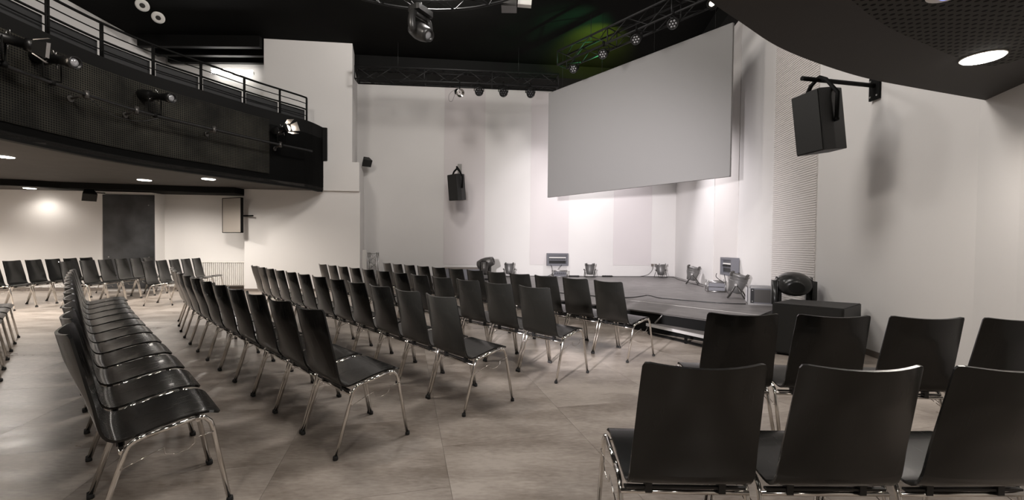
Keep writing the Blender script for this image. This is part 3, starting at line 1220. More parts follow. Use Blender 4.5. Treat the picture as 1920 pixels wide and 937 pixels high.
for k in (.06, .6):
    for j in (.06, .5):
        p = c0 + sx_ * k + sy_ * j
        lathe(b, [(.02, 0), (.022, .02)], 8, Matrix.Translation((p.x, p.y, 0)))
obj('rubber_foot', b, M['rubber'], sub)


# ------------------------------------------------------------------ stage equipment
def par_can(label, loc, rz, tilt, s_=1.0, group='metal can lamps on the stage floor'):
    t_ = thing('par_can', label, 'stage lamp', loc, rz, group)
    zc = 0.20 * s_
    Mx = Matrix.Translation((0, 0, zc)) @ Matrix.Rotation(tilt, 4, 'X')
    b_ = B()
    lathe(b_, [(.05 * s_, -.13 * s_), (.088 * s_, -.12 * s_), (.098 * s_, -.04 * s_), (.118 * s_, .03 * s_), (.122 * s_, .11 * s_), (.132 * s_, .12 * s_), (.132 * s_, .14 * s_), (.115 * s_, .14 * s_), (.10 * s_, .09 * s_)], 20, Mx)
    cn = obj('housing', b_, M['can'], t_)
    b_ = B()
    for zz in (.04, .08):
        lathe(b_, [(.095 * s_, zz * s_), (.126 * s_, zz * s_ + .002), (.126 * s_, zz * s_ + .007), (.095 * s_, zz * s_ + .009)], 20, Mx)
    obj('cooling_rib', b_, M['can'], cn)
    for k in range(4):
        a__ = PI / 4 + k * PI / 2
        b_ = B()
        box(b_, (-.012 * s_, .125 * s_, .10 * s_), (.012 * s_, .15 * s_, .165 * s_), mtx=Mx @ Matrix.Rotation(a__, 4, 'Z'))
        obj('clip', b_, M['bronze'], t_)
    for sx in (-1, 1):
        b_ = B()
        top_ = Mx @ Vector((sx * .135 * s_, 0, .0))
        tube(b_, [(sx * .125 * s_, -.11 * s_, .008), top_], 0.009 * s_, 4)
        tube(b_, [(sx * .125 * s_, .11 * s_, .008), top_], 0.009 * s_, 4)
        tube(b_, [top_ - Vector((sx * .0, 0, 0)), top_ + Vector((sx * .03 * s_, 0, 0))], 0.018 * s_, 8)
        obj('yoke_leg', b_, M['bronze'], t_)
    b_ = B()
    for yy in (-.11, .11):
        tube(b_, [(-.125 * s_, yy * s_, .008), (.125 * s_, yy * s_, .008)], 0.008 * s_, 4)
    obj('floor_bar', b_, M['bronze'], t_)
    return t_


par_can('bronze can lamp on the stage behind the chairs, leftmost of the can lamps', (-0.08, 12.95, ZS), 0.1, math.radians(-8), 1.15)
par_can('grey can lamp standing upright on the stage right of the rack box', (2.38, 13.15, ZS), 0.0, math.radians(-4), 1.15)
par_can('can lamp in the stage corner with its cable plugged into the wall', (4.6, 13.3, ZS), 0.3, math.radians(-10), 1.15)
par_can('can lamp on the stage by the right wall, left of the rack unit', (4.62, 11.0, ZS), 1.1, math.radians(10), 1.3)
par_can('largest can lamp on the stage, tilted, below the wall mounted box', (4.19, 8.0, ZS), 1.0, math.radians(14), 1.3)


def dimmer_box(label, W, s0, s1, z0, z1, depth_, group='wall boxes with breakers'):
    t_ = thing('wall_box', label, 'wall box', (0, 0, 0), 0, group)
    d_ = (W[1] - W[0]).normalized()
    n_ = Vector((d_.y, -d_.x))
    P = lambda s_, o_: tuple(W[0] + d_ * s_ + n_ * o_)
    b_ = B()
    fr = 0.045
    # five sides around an open front
    for (a0, a1, b0, b1) in ((s0, s1, z0, z0 + fr), (s0, s1, z1 - fr, z1), (s0, s0 + fr, z0 + fr, z1 - fr), (s1 - fr, s1, z0 + fr, z1 - fr)):
        prism(b_, [P(a0, .022), P(a1, .022), P(a1, depth_), P(a0, depth_)], b0, b1)
    obj('housing', b_, M['grey'], t_)
    b_ = B()
    prism(b_, [P(s0 + fr, .022), P(s1 - fr, .022), P(s1 - fr, depth_ * .7), P(s0 + fr, depth_ * .7)], z0 + fr, z1 - fr)
    obj('front_plate', b_, M['grey'], t_)
    b_ = B()
    zm = z0 + (z1 - z0) * .62
    prism(b_, [P(s0 + .07, depth_ * .7), P(s1 - .07, depth_ * .7), P(s1 - .07, depth_ * .8), P(s0 + .07, depth_ * .8)], zm, zm + .025)
    obj('label_strip', b_, M['white'], t_)
    nsw = 12
    for k in range(nsw):
        a0 = s0 + .075 + (s1 - s0 - .15) * k / nsw
        b_ = B()
        prism(b_, [P(a0, depth_ * .7), P(a0 + .018, depth_ * .7), P(a0 + .018, depth_ * .85), P(a0, depth_ * .85)], zm - .05, zm - .012)
        obj('switch', b_, M['plastic'], t_)
    b_ = B()
    prism(b_, [P(s0 + .07, depth_ * .7), P(s1 - .07, depth_ * .7), P(s1 - .07, depth_ * .74), P(s0 + .07, depth_ * .74)], z0 + .07, zm - .08)
    obj('socket_field', b_, M['plastic'], t_)
    return t_


dimmer_box('grey wall box with breakers on the stage back wall', BW, 5.70 + .04, 6.39 + .02, 0.625, 1.015, 0.14)
# right wall: distance along RW from the corner
dimmer_box('grey wall box with breakers on the right wall over the stage', RW, 4.575, 5.22, 0.655, 1.03, 0.17)


def rack_unit(label, loc, rz, w_, d_, h_):
    t_ = thing('rack_unit', label, 'rack unit', loc, rz, 'open rack frames on the stage')
    b_ = B()
    for z_ in (0.015, h_ - .012):
        for p, q in (((-w_ / 2, -d_ / 2), (w_ / 2, -d_ / 2)), ((w_ / 2, -d_ / 2), (w_ / 2, d_ / 2)), ((w_ / 2, d_ / 2), (-w_ / 2, d_ / 2)), ((-w_ / 2, d_ / 2), (-w_ / 2, -d_ / 2))):
            tube(b_, [(*p, z_), (*q, z_)], 0.012, 4)
    for sx in (-1, 1):
        for sy in (-1, 1):
            tube(b_, [(sx * w_ / 2, sy * d_ / 2, 0), (sx * w_ / 2, sy * d_ / 2, h_ + .02)], 0.012, 4)
    obj('frame', b_, M['alu'], t_)
    for z_ in (.03, .03 + (h_ - .06) / 2):
        b_ = B()
        box(b_, (-w_ / 2 + .02, -d_ / 2 + .012, z_), (w_ / 2 - .02, d_ / 2 - .02, z_ + (h_ - .06) / 2 - .012))
        obj('dimmer_pack', b_, M['grey'], t_)
    b_ = B()
    for k in range(6):
        x = -w_ / 2 + .06 + k * (w_ - .12) / 5
        tube(b_, [(x, -d_ / 2 + .012, h_ * .62), (x, -d_ / 2 - .01, h_ * .62)], 0.012, 6)
    obj('socket', b_, M['plastic'], t_)


rack_unit('open rack unit on the stage under the back wall box', (1.45, 13.1, ZS), 0.05, 0.42, 0.3, 0.20)
rack_unit('open rack unit with plugs on the stage by the right wall', (4.38, 9.25, ZS), 1.25, 0.42, 0.34, 0.22)

# flight case on stage
fc = thing('flight_case', 'small flight case with aluminium edges and grille front on the stage', 'flight case', (4.15, 7.16, ZS), math.radians(-22))
b = B()
box(b, (-.19, -.15, .012), (.19, .18, .29))
obj('body', b, M['grey'], fc)
b = B()
for x in (-.19, .19):
    for y in (-.15, .18):
        box(b, (x - .016, y - .016, 0), (x + .016, y + .016, .30))
for z_ in (.0, .275):
    for y in (-.15, .18):
        box(b, (-.19, y - .016, z_), (.19, y + .016, z_ + .028))
    for x in (-.19, .19):
        box(b, (x - .016, -.15, z_), (x + .016, .18, z_ + .028))
obj('edge_frame', b, M['alu'], fc)
b = B()
box(b, (-.115, -.165, .045), (.115, -.15, .255))
obj('grille', b, M['bronze'], fc)
for x in (-.145, .145):
    b = B()
    box(b, (x - .022, -.168, .035), (x + .022, -.15, .265))
    rr = obj('rack_ear', b, M['plastic'], fc)
    b = B()
    for z_ in (.06, .24):
        tube(b, [(x, -.172, z_), (x, -.168, z_)], 0.009, 8)
    obj('screw', b, M['alu'], rr)


def moving_head(label, loc, rz, head_tilt, s_, m_body, hang=False, group=None):
    t_ = thing('moving_head', label, 'stage lamp', loc, rz, group)
    sg = -1 if hang else 1
    b_ = B()
    z0, z1 = sorted((0, sg * .10 * s_))
    prism(b_, [(-.19 * s_, -.13 * s_), (.19 * s_, -.13 * s_), (.21 * s_, -.08 * s_), (.21 * s_, .08 * s_), (.19 * s_, .13 * s_), (-.19 * s_, .13 * s_), (-.21 * s_, .08 * s_), (-.21 * s_, -.08 * s_)], z0, z1)
    obj('base', b_, m_body, t_)
    b_ = B()
    for sx in (-1, 1):
        if not hang:
            box(b_, (min(sx * .14, sx * .25) * s_, -.12 * s_, .08 * s_), (max(sx * .14, sx * .25) * s_, .12 * s_, .50 * s_))
            continue
        pts_ = [(sx * .10 * s_, 0, sg * .12 * s_), (sx * .21 * s_, 0, sg * .15 * s_), (sx * .235 * s_, 0, sg * .28 * s_), (sx * .225 * s_, 0, sg * .42 * s_), (sx * .19 * s_, 0, sg * .48 * s_)]
        tube(b_, smooth_curve([Vector(p) for p in pts_], 3), [v * s_ for v in (.04, .045, .05, .055, .06, .065, .068, .07, .07, .066, .06, .05, .035)], 10)
    if not hang:
        bmesh.ops.bevel(b_, geom=[e for e in b_.edges], offset=0.05 * s_, segments=3, affect='EDGES')
        for f in b_.faces:
            f.smooth = True
    tube(b_, [(-.2 * s_, 0, sg * .13 * s_), (.2 * s_, 0, sg * .13 * s_)], .045 * s_, 8)
    obj('yoke', b_, m_body, t_)
    Mx = Matrix.Translation((0, 0, sg * .41 * s_)) @ Matrix.Rotation(head_tilt, 4, 'X')
    b_ = B()
    lathe(b_, [(.07 * s_, -.24 * s_), (.13 * s_, -.21 * s_), (.165 * s_, -.08 * s_), (.165 * s_, .04 * s_), (.14 * s_, .17 * s_), (.118 * s_, .24 * s_), (.09 * s_, .24 * s_), (.085 * s_, .20 * s_)], 20, Mx @ Matrix.Diagonal((1.25 if not hang else 1.0, 0.92, 1, 1)))
    h_ = obj('head', b_, m_body, t_)
    b_ = B()
    lathe(b_, [(.083 * s_, .198 * s_), (.07 * s_, .208 * s_), (.03 * s_, .214 * s_)], 16, Mx)
    obj('lens', b_, M['lens'], h_)
    if hang:
        b_ = B()
        tube(b_, [(0, 0, 0), (0, 0, .12)], 0.02, 6)
        obj('clamp', b_, M['black'], t_)
    return t_


moving_head('big dark moving head lamp on the stage behind the subwoofer', (3.93, 6.0, 0.31), math.radians(-25), math.radians(-82), 1.05, M['shiny'])
b = B()
box(b, (-.24, -.2, 0), (.24, .2, .31))
o = obj('base_case', b, M['box_black'])
o.location = (3.93, 6.0, 0)
o.rotation_euler = (0, 0, math.radians(-25))
tag(o, 'black case under the big dark moving head, mostly hidden by the subwoofer', 'case')
moving_head('grey moving head lamp on the left part of the stage behind the chairs', (-0.72, 11.75, ZS + 0.05), math.radians(80), math.radians(72), 0.98, M['bronze'])
moving_head('grey moving head lamp hanging from the ring truss', (-1.72, 8.0, 5.55), math.radians(60), math.radians(120), 1.0, M['gunmetal'], True)
# riser below the left moving head and low case
b = B()
box(b, (-.25, -.2, 0), (.25, .2, .05))
o = obj('lamp_plinth', b, M['black'])
o.location = (-0.72, 11.75, ZS)
tag(o, 'flat black plinth under the grey moving head on the stage', 'plinth')
lc = thing('low_case', 'low dark grey case on the stage behind the row of chairs', 'case', (-1.35, 12.0, ZS), math.radians(5))
b = B()
box(b, (-.52, -.25, 0), (.52, .25, .28))
obj('body', b, M['grey'], lc)
b = B()
box(b, (-.53, -.26, .28), (.53, .26, .31))
obj('lid', b, M['baseboard'], lc)

# power strips and cables on stage
for lab, (x, y), rz in (('black power strip on the stage next to the back rack unit', (1.9, 13.15), 0.1), ('black power strip on the stage before the white panel wall', (2.95, 13.3), 0.05)):
    t_ = thing('power_strip', lab, 'power strip', (x, y, ZS), rz, 'power strips on the stage')
    b = B()
    box(b, (-.16, -.025, 0), (.16, .025, .045))
    obj('housing', b, M['plastic'], t_)
    b = B()
    for k in range(5):
        tube(b, [(-.12 + k * .06, 0, .045), (-.12 + k * .06, 0, .052)], 0.017, 8)
    obj('socket', b, M['grey'], t_)


def cable(label, pts, r=0.006, m='plastic', n=5):
    b_ = B()
    tube(b_, smooth_curve([Vector(p) for p in pts], n), r, 5)
    return tag(obj('cable', b_, M[m]), label, 'cable')


z_ = ZS + .007
cable('long black cable lying loosely across the front of the stage', [(0.9, 8.6, z_), (1.6, 8.0, z_), (2.1, 7.85, z_), (2.45, 8.1, z_), (2.62, 8.25, z_), (2.7, 7.85, z_), (2.85, 7.7, z_), (3.2, 7.4, z_), (3.6, 7.15, z_), (3.88, 7.12, z_)], 0.008)
cable('thin cable running along the foot of the stage back wall', [(-0.9, 13.1, z_), (0.4, 13.3, z_), (1.3, 13.32, z_), (2.2, 13.42, z_), (3.2, 13.5, z_), (4.2, 13.6, z_), (5.0, 13.5, z_), (4.85, 12.6, z_), (4.7, 11.4, z_), (4.55, 10.2, z_)], 0.008)
cable('cable looping from the wall socket to the corner can lamp', [(4.05, 13.6, z_), (4.3, 13.64, ZS + .06), (4.45, 13.68, ZS + .2), (4.5, 13.73, ZS + .36)], 0.006)
cable('left cable hanging from the back wall box to the stage', [(1.2, 13.32, 0.66), (1.24, 13.28, 0.52), (1.26, 13.26, 0.40), (1.1, 13.25, z_)], 0.007)
cable('right cable hanging from the back wall box to the rack unit', [(1.55, 13.34, 0.66), (1.46, 13.3, 0.58), (1.42, 13.25, 0.51)], 0.007)
cable('cable hanging from the right wall box to the rack unit', [(4.45, 9.35, 0.68), (4.42, 9.3, 0.6), (4.5, 9.15, 0.5), (4.48, 9.1, z_ + .18)], 0.007)
cable('cable hanging from the right wall box to the largest can lamp', [(4.42, 8.95, 0.68), (4.38, 8.8, 0.5), (4.3, 8.6, 0.36), (4.28, 8.4, z_)], 0.007)
# wall socket
b = B()
for k in (0, .11):
    p = on_wall(BW, 8.9 + .28 + k, .02)
    box(b, (p.x - .035, p.y - .02, .62), (p.x + .035, p.y + .02, .70))
tag(obj('wall_socket', b, M['baseboard']), 'pair of wall sockets low on the stage back wall', 'socket')

# truss stand and white board by the pillar
st = thing('truss_stand', 'short aluminium truss standing upright by the back wall near the pillar', 'truss', (-4.0, 12.42, 0), 0.1)
for sx in (-1, 1):
    for sy in (-1, 1):
        b = B()
        tube(b, [(sx * .12, sy * .12, .02), (sx * .12, sy * .12, 1.0)], 0.018, 8)
        obj('chord', b, M['alu'], st)
b = B()
for k in range(4):
    z0, z1 = .04 + k * .235, .04 + (k + 1) * .235
    for sy in (-1, 1):
        tube(b, [(-.12, sy * .12, z0), (.12, sy * .12, z1)] if (k % 2) else [(.12, sy * .12, z0), (-.12, sy * .12, z1)], 0.008, 5)
        tube(b, [(.12, sy * .12, z0), (-.12, sy * .12, z1)] if (k % 2) else [(-.12, sy * .12, z0), (.12, sy * .12, z1)], 0.008, 5)
    for sx in (-1, 1):
        tube(b, [(sx * .12, -.12, z0), (sx * .12, .12, z1)], 0.008, 5)
for z0 in (.04, .97):
    for a0, a1 in (((-.12, -.12), (.12, -.12)), ((.12, -.12), (.12, .12)), ((.12, .12), (-.12, .12)), ((-.12, .12), (-.12, -.12))):
        tube(b, [(*a0, z0), (*a1, z0)], 0.01, 5)
obj('lacing', b, M['alu'], st)
b = B()
box(b, (-.16, -.16, 0), (.16, .16, .02))
obj('base_plate', b, M['alu'], st)
b = B()
box(b, (-4.24, 12.20, 0.0), (-4.13, 12.26, 1.07))
tag(obj('white_board', b, M['white']), 'narrow white board leaning in the corner beside the pillar', 'board')

# ------------------------------------------------------------------ fixtures on trusses
def led_par(label, loc, aim, s_=1.0, lm='lens', group='lamps with seven lens faces'):
    t_ = thing('led_spotlight', label, 'stage lamp', loc, 0, group)
    q = (Vector(aim) - Vector(loc)).to_track_quat('Z', 'Y').to_matrix().to_4x4()
    b_ = B()
    lathe(b_, [(.05 * s_, -.11 * s_), (.085 * s_, -.09 * s_), (.095 * s_, .05 * s_), (.10 * s_, .07 * s_), (.085 * s_, .07 * s_), (.083 * s_, .055 * s_)], 16, q)
    hd = obj('housing', b_, M['plastic'], t_)
    for k in range(7):
        a_ = k * PI / 3
        r_ = 0 if k == 6 else .052 * s_
        b_ = B()
        lathe(b_, [(.02 * s_, .054 * s_), (.018 * s_, .062 * s_), (.008 * s_, .066 * s_)], 8, q @ Matrix.Translation((r_ * math.cos(a_), r_ * math.sin(a_), 0)))
        obj('lens', b_, M[lm], t_)
    b_ = B()
    xd = (q @ Vector((1, 0, 0))).to_3d()
    xd = Vector((xd.x, xd.y, 0)).normalized()
    tube(b_, [xd * .11 * s_, xd * .11 * s_ + Vector((0, 0, .14)), Vector((0, 0, .17)), -xd * .11 * s_ + Vector((0, 0, .14)), -xd * .11 * s_], 0.012, 4)
    obj('yoke', b_, M['black'], t_)
    b_ = B()
    tube(b_, [(0, 0, .16), (0, 0, .26)], 0.022, 6)
    obj('clamp', b_, M['black'], t_)
    return t_


for lab, x, y in (('leftmost black lamp under the back truss with silver lens face', -0.89, 11.13), ('middle black lamp under the back truss', -0.27, 11.18), ('black lamp under the back truss nearest the screen', 0.43, 11.23)):
    led_par(lab, (x, y, 5.18), (x + .4, y - 3.0, 3.4), 1.1, 'lens_dim')
for lab, (x, y, z_) in (('lamp with lens face under the diagonal truss, nearest the truss corner', (1.37, 9.9, 5.28)), ('second lamp under the diagonal truss, next to the green glow', (1.87, 9.1, 5.26)), ('third lamp under the diagonal truss', (2.37, 8.45, 5.26)), ('fourth lamp under the diagonal truss, dim grey face', (2.86, 7.85, 5.26))):
    led_par(lab, (x, y, z_), (x - 2.0, y - 4.0, 2.6), 1.0)

# chrome reflector spotlight on back truss
t_ = thing('reflector_spotlight', 'spotlight with bright chrome reflector under the back truss', 'stage lamp', (-1.38, 11.08, 5.12))
q = Vector((1.0, -1.6, -.9)).to_track_quat('Z', 'Y').to_matrix().to_4x4()
b = B()
lathe(b, [(.05, -.2), (.08, -.16), (.085, -.02)], 14, q)
obj('housing', b, M['black'], t_)
b = B()
lathe(b, [(.085, -.02), (.105, .03), (.108, .06), (.098, .06), (.06, .0)], 18, q)
obj('reflector', b, M['chrome'], t_)
b = B()
tube(b, [(0, 0, 0), (0, 0, .28)], .015, 6)
obj('clamp', b, M['black'], t_)
cable('thin looped safety cable below the chrome reflector spotlight', [(-1.40, 11.06, 5.2), (-1.52, 11.0, 5.15), (-1.62, 10.9, 5.0), (-1.62, 10.9, 4.86), (-1.55, 10.9, 4.84), (-1.5, 10.9, 4.95), (-1.47, 10.9, 5.08)], 0.004)

# beam with lamp at the right end of the diagonal truss
t_ = thing('barn_door_spotlight', 'small spotlight with warm glowing lens at the top right of the screen', 'stage lamp', (3.42, 7.55, 5.45))
q = Vector((-.9, -1.5, -.6)).to_track_quat('Z', 'Y').to_matrix().to_4x4()
b = B()
lathe(b, [(.05, -.12), (.09, -.09), (.09, .06), (.075, .06), (.072, .04)], 14, q)
obj('housing', b, M['black'], t_)
b = B()
lathe(b, [(.05, .038), (.03, .046)], 12, q)
obj('lens', b, M['lamp_warm'], t_)
b = B()
tube(b, [(0, 0, 0), (0, 0, .12)], .015, 6)
obj('clamp', b, M['black'], t_)

# projector-like grey box with white camera at the top
t_ = thing('ceiling_projector', 'grey box with a small white camera hanging at the top edge', 'projector', (-0.10, 8.0, 5.56))
b = B()
box(b, (-.14, -.12, 0), (.14, .12, .26))
obj('housing', b, M['bronze'], t_)
b = B()
box(b, (.15, -.06, .08), (.40, .05, .19), mtx=Matrix.Rotation(math.radians(4), 4, 'Y'))
obj('camera_head', b, M['white'], t_)
b = B()
tube(b, [(0, 0, .26), (0, 0, CEIL - 5.56)], .02, 6)
obj('ceiling_rod', b, M['black'], t_)


# ------------------------------------------------------------------ balcony pipe with profile spots
pc = [p for p in offset(CL, 0.28)]
seg = [p for p in pc if p.y < 10.3]
pipe = thing('fascia_pipe', 'long dark steel pipe held in front of the perforated balcony front', 'pipe')
b = B()
tube(b, [(p.x, p.y, 3.42) for p in seg], 0.024, 8)
obj('tube', b, M['steel_dark'], pipe)
pf = [p for p in offset(CL, 0.0)]
for k in (6, 14, 22, 27):
    i = [j for j, p in enumerate(pc) if p.y < 10.3][0] + k
    if i >= len(pc):
        continue
    p, q_ = pc[i], pf[i]
    b = B()
    tube(b, [(p.x, p.y, 3.42), (q_.x, q_.y, 3.36)], 0.018, 6)
    lathe(b, [(.05, 0), (.05, .02)], 10, Matrix.Translation((q_.x + .02, q_.y - .01, 3.36)) @ Matrix.Rotation(PI / 2, 4, 'Y'))
    tube(b, [(p.x, p.y, 3.36), (p.x, p.y, 3.48)], 0.034, 8)
    obj('standoff', b, M['bronze'], pipe)


def profile_spot(label, loc, aim, L=0.62, shutter=False, glow=False, above=True):
    t_ = thing('profile_spotlight', label, 'stage lamp', loc)
    q = (Vector(aim) - Vector(loc)).to_track_quat('Z', 'Y').to_matrix().to_4x4()
    zo = 0.33 if above else -0.2
    q = Matrix.Translation((0, 0, zo)) @ q
    b_ = B()
    lathe(b_, [(.06, -.5 * L), (.095, -.46 * L), (.095, -.12 * L), (.075, -.08 * L), (.06, -.04 * L), (.06, .34 * L), (.08, .36 * L), (.085, .5 * L), (.07, .5 * L), (.066, .46 * L)], 16, q)
    hd = obj('barrel', b_, M['plastic'], t_)
    b_ = B()
    lathe(b_, [(.063, .455 * L), (.05, .475 * L), (.02, .485 * L)], 14, q)
    obj('lens', b_, M['lamp_warm'] if glow else M['lens'], hd)
    for k, (aa, zz) in enumerate(((0.3, -.06), (1.3, .02), (2.1, .1), (3.9, -.02), (5.0, .08))):
        v = Vector((math.cos(aa), math.sin(aa), 0))
        b_ = B()
        tube(b_, [q @ (v * .06 + Vector((0, 0, zz * L))), q @ (v * .12 + Vector((0, 0, zz * L)))], 0.007, 5)
        obj('knob', b_, M['alu'], t_)
    b_ = B()
    xd = (q.to_3x3() @ Vector((1, 0, 0)))
    xd = Vector((xd.x, xd.y, 0)).normalized()
    for sgn in (-1, 1):
        tube(b_, [xd * .11 * sgn + Vector((0, 0, zo)), xd * .11 * sgn + Vector((0, 0, .05 if above else -.05)), (0, 0, .03 if above else -.03)], 0.013, 4)
    obj('yoke', b_, M['black'], t_)
    b_ = B()
    tube(b_, [(0, 0, -.03), (0, 0, .04)], 0.036, 8)
    obj('clamp', b_, M['black'], t_)
    if shutter and glow:
        lo_ = Vector(loc) + (q @ Vector((0, 0, .56 * L)))
        light('lamp', 'POINT', lo_, 2.5, (1.0, 0.85, 0.7), None, 0.03)
    if shutter:
        for k in range(4):
            a_ = k * PI / 2 + .3
            Rm = q @ Matrix.Rotation(a_, 4, 'Z') @ Matrix.Translation((0, .085, .5 * L)) @ Matrix.Rotation(math.radians(-28), 4, 'X')
            b_ = B()
            vv = [Vector((-.07, 0, 0)), Vector((.07, 0, 0)), Vector((.10, 0, .15)), Vector((-.10, 0, .15))]
            v1 = [b_.verts.new(Rm @ v) for v in vv]
            v2 = [b_.verts.new(Rm @ (v + Vector((0, .003, 0)))) for v in vv]
            b_.faces.new(v1)
            b_.faces.new(list(reversed(v2)))
            for i in range(4):
                b_.faces.new((v1[i], v1[(i + 1) % 4], v2[(i + 1) % 4], v2[i]))
            obj('barn_door', b_, M['alu'], t_)
    return t_


def on_pipe(u, z=3.42):
    k = (u - CX) / F_PX
    fl = []
    for i in range(len(pc) - 1):
        for j in range(12):
            fl.append(pc[i].lerp(pc[i + 1], j / 12))
    p = min(fl, key=lambda p: abs(p.x / p.y - k))
    return (p.x, p.y, z)


lp = on_pipe(528)
profile_spot('spotlight with shiny barn doors at the right end of the balcony pipe', lp, (lp[0] + 3.2, lp[1] - 1.2, 3.9), 0.42, True, True)
lp = on_pipe(292)
profile_spot('black profile spotlight on the balcony pipe beside the panel joint', lp, (lp[0] + 3, lp[1] - .5, 3.0), 0.72)
lp = on_pipe(102)
profile_spot('black profile spotlight on the balcony pipe, left of the other profile lamp', lp, (lp[0] + 3, lp[1] - .3, 2.9), 0.75)
lp = (-6.36, 5.42, 3.42)
profile_spot('spotlight with lit barn doors at the far left of the balcony pipe', lp, (lp[0] + 2.2, lp[1] + 2.0, 3.1), 0.5, True, True)
cable('cable sagging below the balcony pipe at the left', [(-6.33, 6.5, 3.36), (-6.30, 6.7, 3.24), (-6.25, 6.95, 3.2), (-6.2, 7.25, 3.25), (-6.12, 7.5, 3.38)], 0.008)

# ------------------------------------------------------------------ ceiling lights
def downlight(label, loc, r, strength, energy, on=True, group='round recessed ceiling lights'):
    t_ = thing('ceiling_light', label, 'ceiling light', loc, 0, group)
    b_ = B()
    lathe(b_, [(r * 1.06, -.006), (r * 1.06, .004)], 32)
    obj('frame', b_, M['white'], t_)
    b_ = B()
    lathe(b_, [(r * .96, -.012), (r, -.006)], 32)
    obj('diffuser', b_, M['lamp_on'] if on else M['white'], t_)
    if on:
        d_ = bpy.data.lights.new('lamp', 'SPOT')
        d_.energy = energy
        d_.color = WARM
        d_.spot_size = math.radians(160)
        d_.spot_blend = 0.7
        d_.shadow_soft_size = r
        lo = bpy.data.objects.new('lamp', d_)
        C.objects.link(lo)
        lo.location = (loc[0], loc[1], loc[2] - 0.05)
    return t_


downlight('lit round ceiling light in the balcony underside, right of its neighbour', (-6.53, 9.28, 2.598), 0.125, 14, 230)
downlight('lit round ceiling light in the balcony underside above the dark panel', (-8.12, 9.53, 2.598), 0.125, 14, 290)
downlight('lit round ceiling light in the balcony underside at the left edge', (-8.30, 7.05, 2.598), 0.125, 14, 380)
downlight('lit round ceiling light in the lowered strip near the left wall', (-11.4, 10.2, 2.473), 0.11, 14, 36)
downlight('large lit round ceiling light at upper right', (3.08, 2.86, 2.498), 0.105, 14, 60)
for lx, ly in ((-10.6, 5.6), (-12.6, 7.9), (-10.8, 3.2)):  # unseen spots without fixtures, lighting the space under the left balcony
    light('unseen_balcony_spot', 'SPOT', (lx, ly, 2.45), 420, WARM, (lx, ly, 0), 0.12, 150, 0.6)

t_ = thing('ceiling_sensor', 'white round ceiling device with blue glowing ring at the top right', 'sensor', (2.12, 2.13, 2.498))
b = B()
lathe(b, [(.06, -.03), (.085, -.02), (.09, .0)], 28)
obj('housing', b, M['white'], t_)
b = B()
tube(b, [(.035 * math.cos(k * PI / 14), .035 * math.sin(k * PI / 14), -.031) for k in range(28)], 0.003, 5, closed=True)
obj('blue_ring', b, M['blue'], t_)
for lab, x, y in (('grey unlit round downlight in the dark ceiling over the balcony, left one', -7.98, 9.35), ('grey unlit round downlight in the dark ceiling over the balcony, right one', -8.05, 9.85)):
    t_ = thing('ceiling_spot', lab, 'ceiling light', (x, y, 6.3), 0, 'unlit downlights above the balcony')
    t_.rotation_euler = (math.radians(-38), math.radians(-38), 0)
    b = B()
    lathe(b, [(.09, -.02), (.12, -.015), (.125, .0), (.1, .16)], 24)
    obj('frame', b, M['white'], t_)
    b = B()
    lathe(b, [(.045, -.026), (.05, -.02)], 16)
    obj('reflector', b, M['bronze'], t_)

# tube lamp on the balcony wall
t_ = thing('tube_lamp', 'bright white tube lamp on the wall behind the balcony railing', 'lamp', (-7.75, 12.02, 5.93), math.radians(5))
b = B()
box(b, (-.55, -.06, -.03), (.55, .0, .03))
obj('housing', b, M['white'], t_)
b = B()
tube(b, [(-.54, -.075, -.05), (.54, -.075, -.05)], 0.02, 8)
tube(b, [(-.54, -.075, .05), (.54, -.075, .05)], 0.02, 8)
obj('light_tube', b, M['lamp_tube'], t_)
light('tube_lamp_light', 'AREA', (-7.75, 11.85, 5.9), 16, NEUT, (-7.75, 11.2, 5.4), 1.0, size_y=0.1)
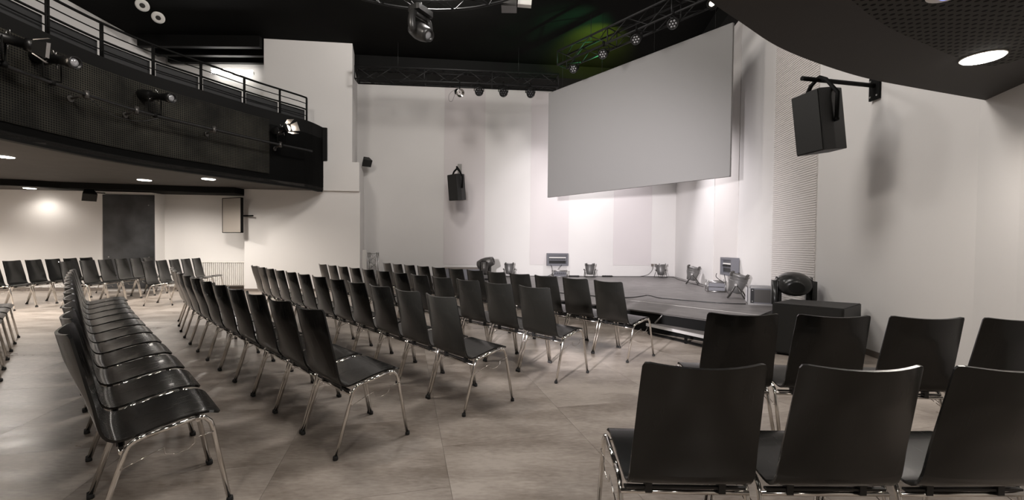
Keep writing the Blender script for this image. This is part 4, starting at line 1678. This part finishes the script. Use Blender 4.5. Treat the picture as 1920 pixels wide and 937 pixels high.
# green stage beam on the ceiling and truss
light('green_beam', 'SPOT', (1.95, 9.75, 5.35), 1100, (0.42, 0.62, 0.02), (2.0, 10.9, 6.35), 0.03, 70, 1.0)
light('green_beam', 'SPOT', (1.95, 9.75, 5.3), 200, (0.1, 0.7, 0.25), (1.4, 10.3, 6.35), 0.03, 100, 1.0)

# ------------------------------------------------------------------ left wall furniture
b = B()
wall_between(b, (-10.18, LBy(-10.18, .09)), (-9.0, LBy(-9.0, .09)), 0.06, 2.40, 0.03)
t_ = tag(obj('dark_wall_panel', b, M['dark_panel']), 'tall dark glossy panel on the wall behind the rear left chairs', 'panel')
b = B()
for x, z0 in ((-10.05, 0.85), (-9.12, 0.85), (-9.12, 2.15)):
    lathe(b, [(.012, 0), (.012, .008)], 8, Matrix.Translation((x, LBy(x, .09), z0)) @ Matrix.Rotation(PI / 2, 4, 'X'))
obj('screw_cap', b, M['alu'], t_)

tv = thing('tilted_monitor', 'flat grey monitor on a swing arm high on the alcove wall', 'monitor', (-7.0, 10.8, 1.92), math.radians(-20))
b = B()
box(b, (-.32, -.03, -.43), (.32, .03, .43))
obj('screen', b, M['tv'], tv)
b = B()
for x in (-.32, .32):
    box(b, (x - .008, -.034, -.43), (x + .008, .034, .43))
for z0 in (-.43, .43):
    box(b, (-.32, -.034, z0 - .008), (.32, .034, z0 + .008))
obj('bezel', b, M['black'], tv)
b = B()
tube(b, [(0.05, .03, 0), (.12, .18, 0), (0.42, .22, 0)], .02, 6)
obj('swing_arm', b, M['black'], tv)

rad = thing('radiator', 'white ribbed panel radiator low on the alcove wall', 'radiator', (-7.5, LBy(-7.5, .33), 0), math.radians(5.6))
b = B()
box(b, (-.62, -.03, .12), (.64, .03, .74))
obj('body', b, M['rad_white'], rad)
nf = 26
for k in range(nf):
    x = -.60 + k * 1.22 / (nf - 1)
    b = B()
    box(b, (x - .012, -.060, .14), (x + .012, -.03, .71))
    obj('fin', b, M['rad_white'], rad)
b = B()
box(b, (-.63, -.062, .72), (.65, .04, .75))
obj('top_grille', b, M['white'], rad)
b = B()
for x in (-.5, .5):
    tube(b, [(x, 0, 0), (x, 0, .13)], .012, 6)
obj('pipe', b, M['white'], rad)
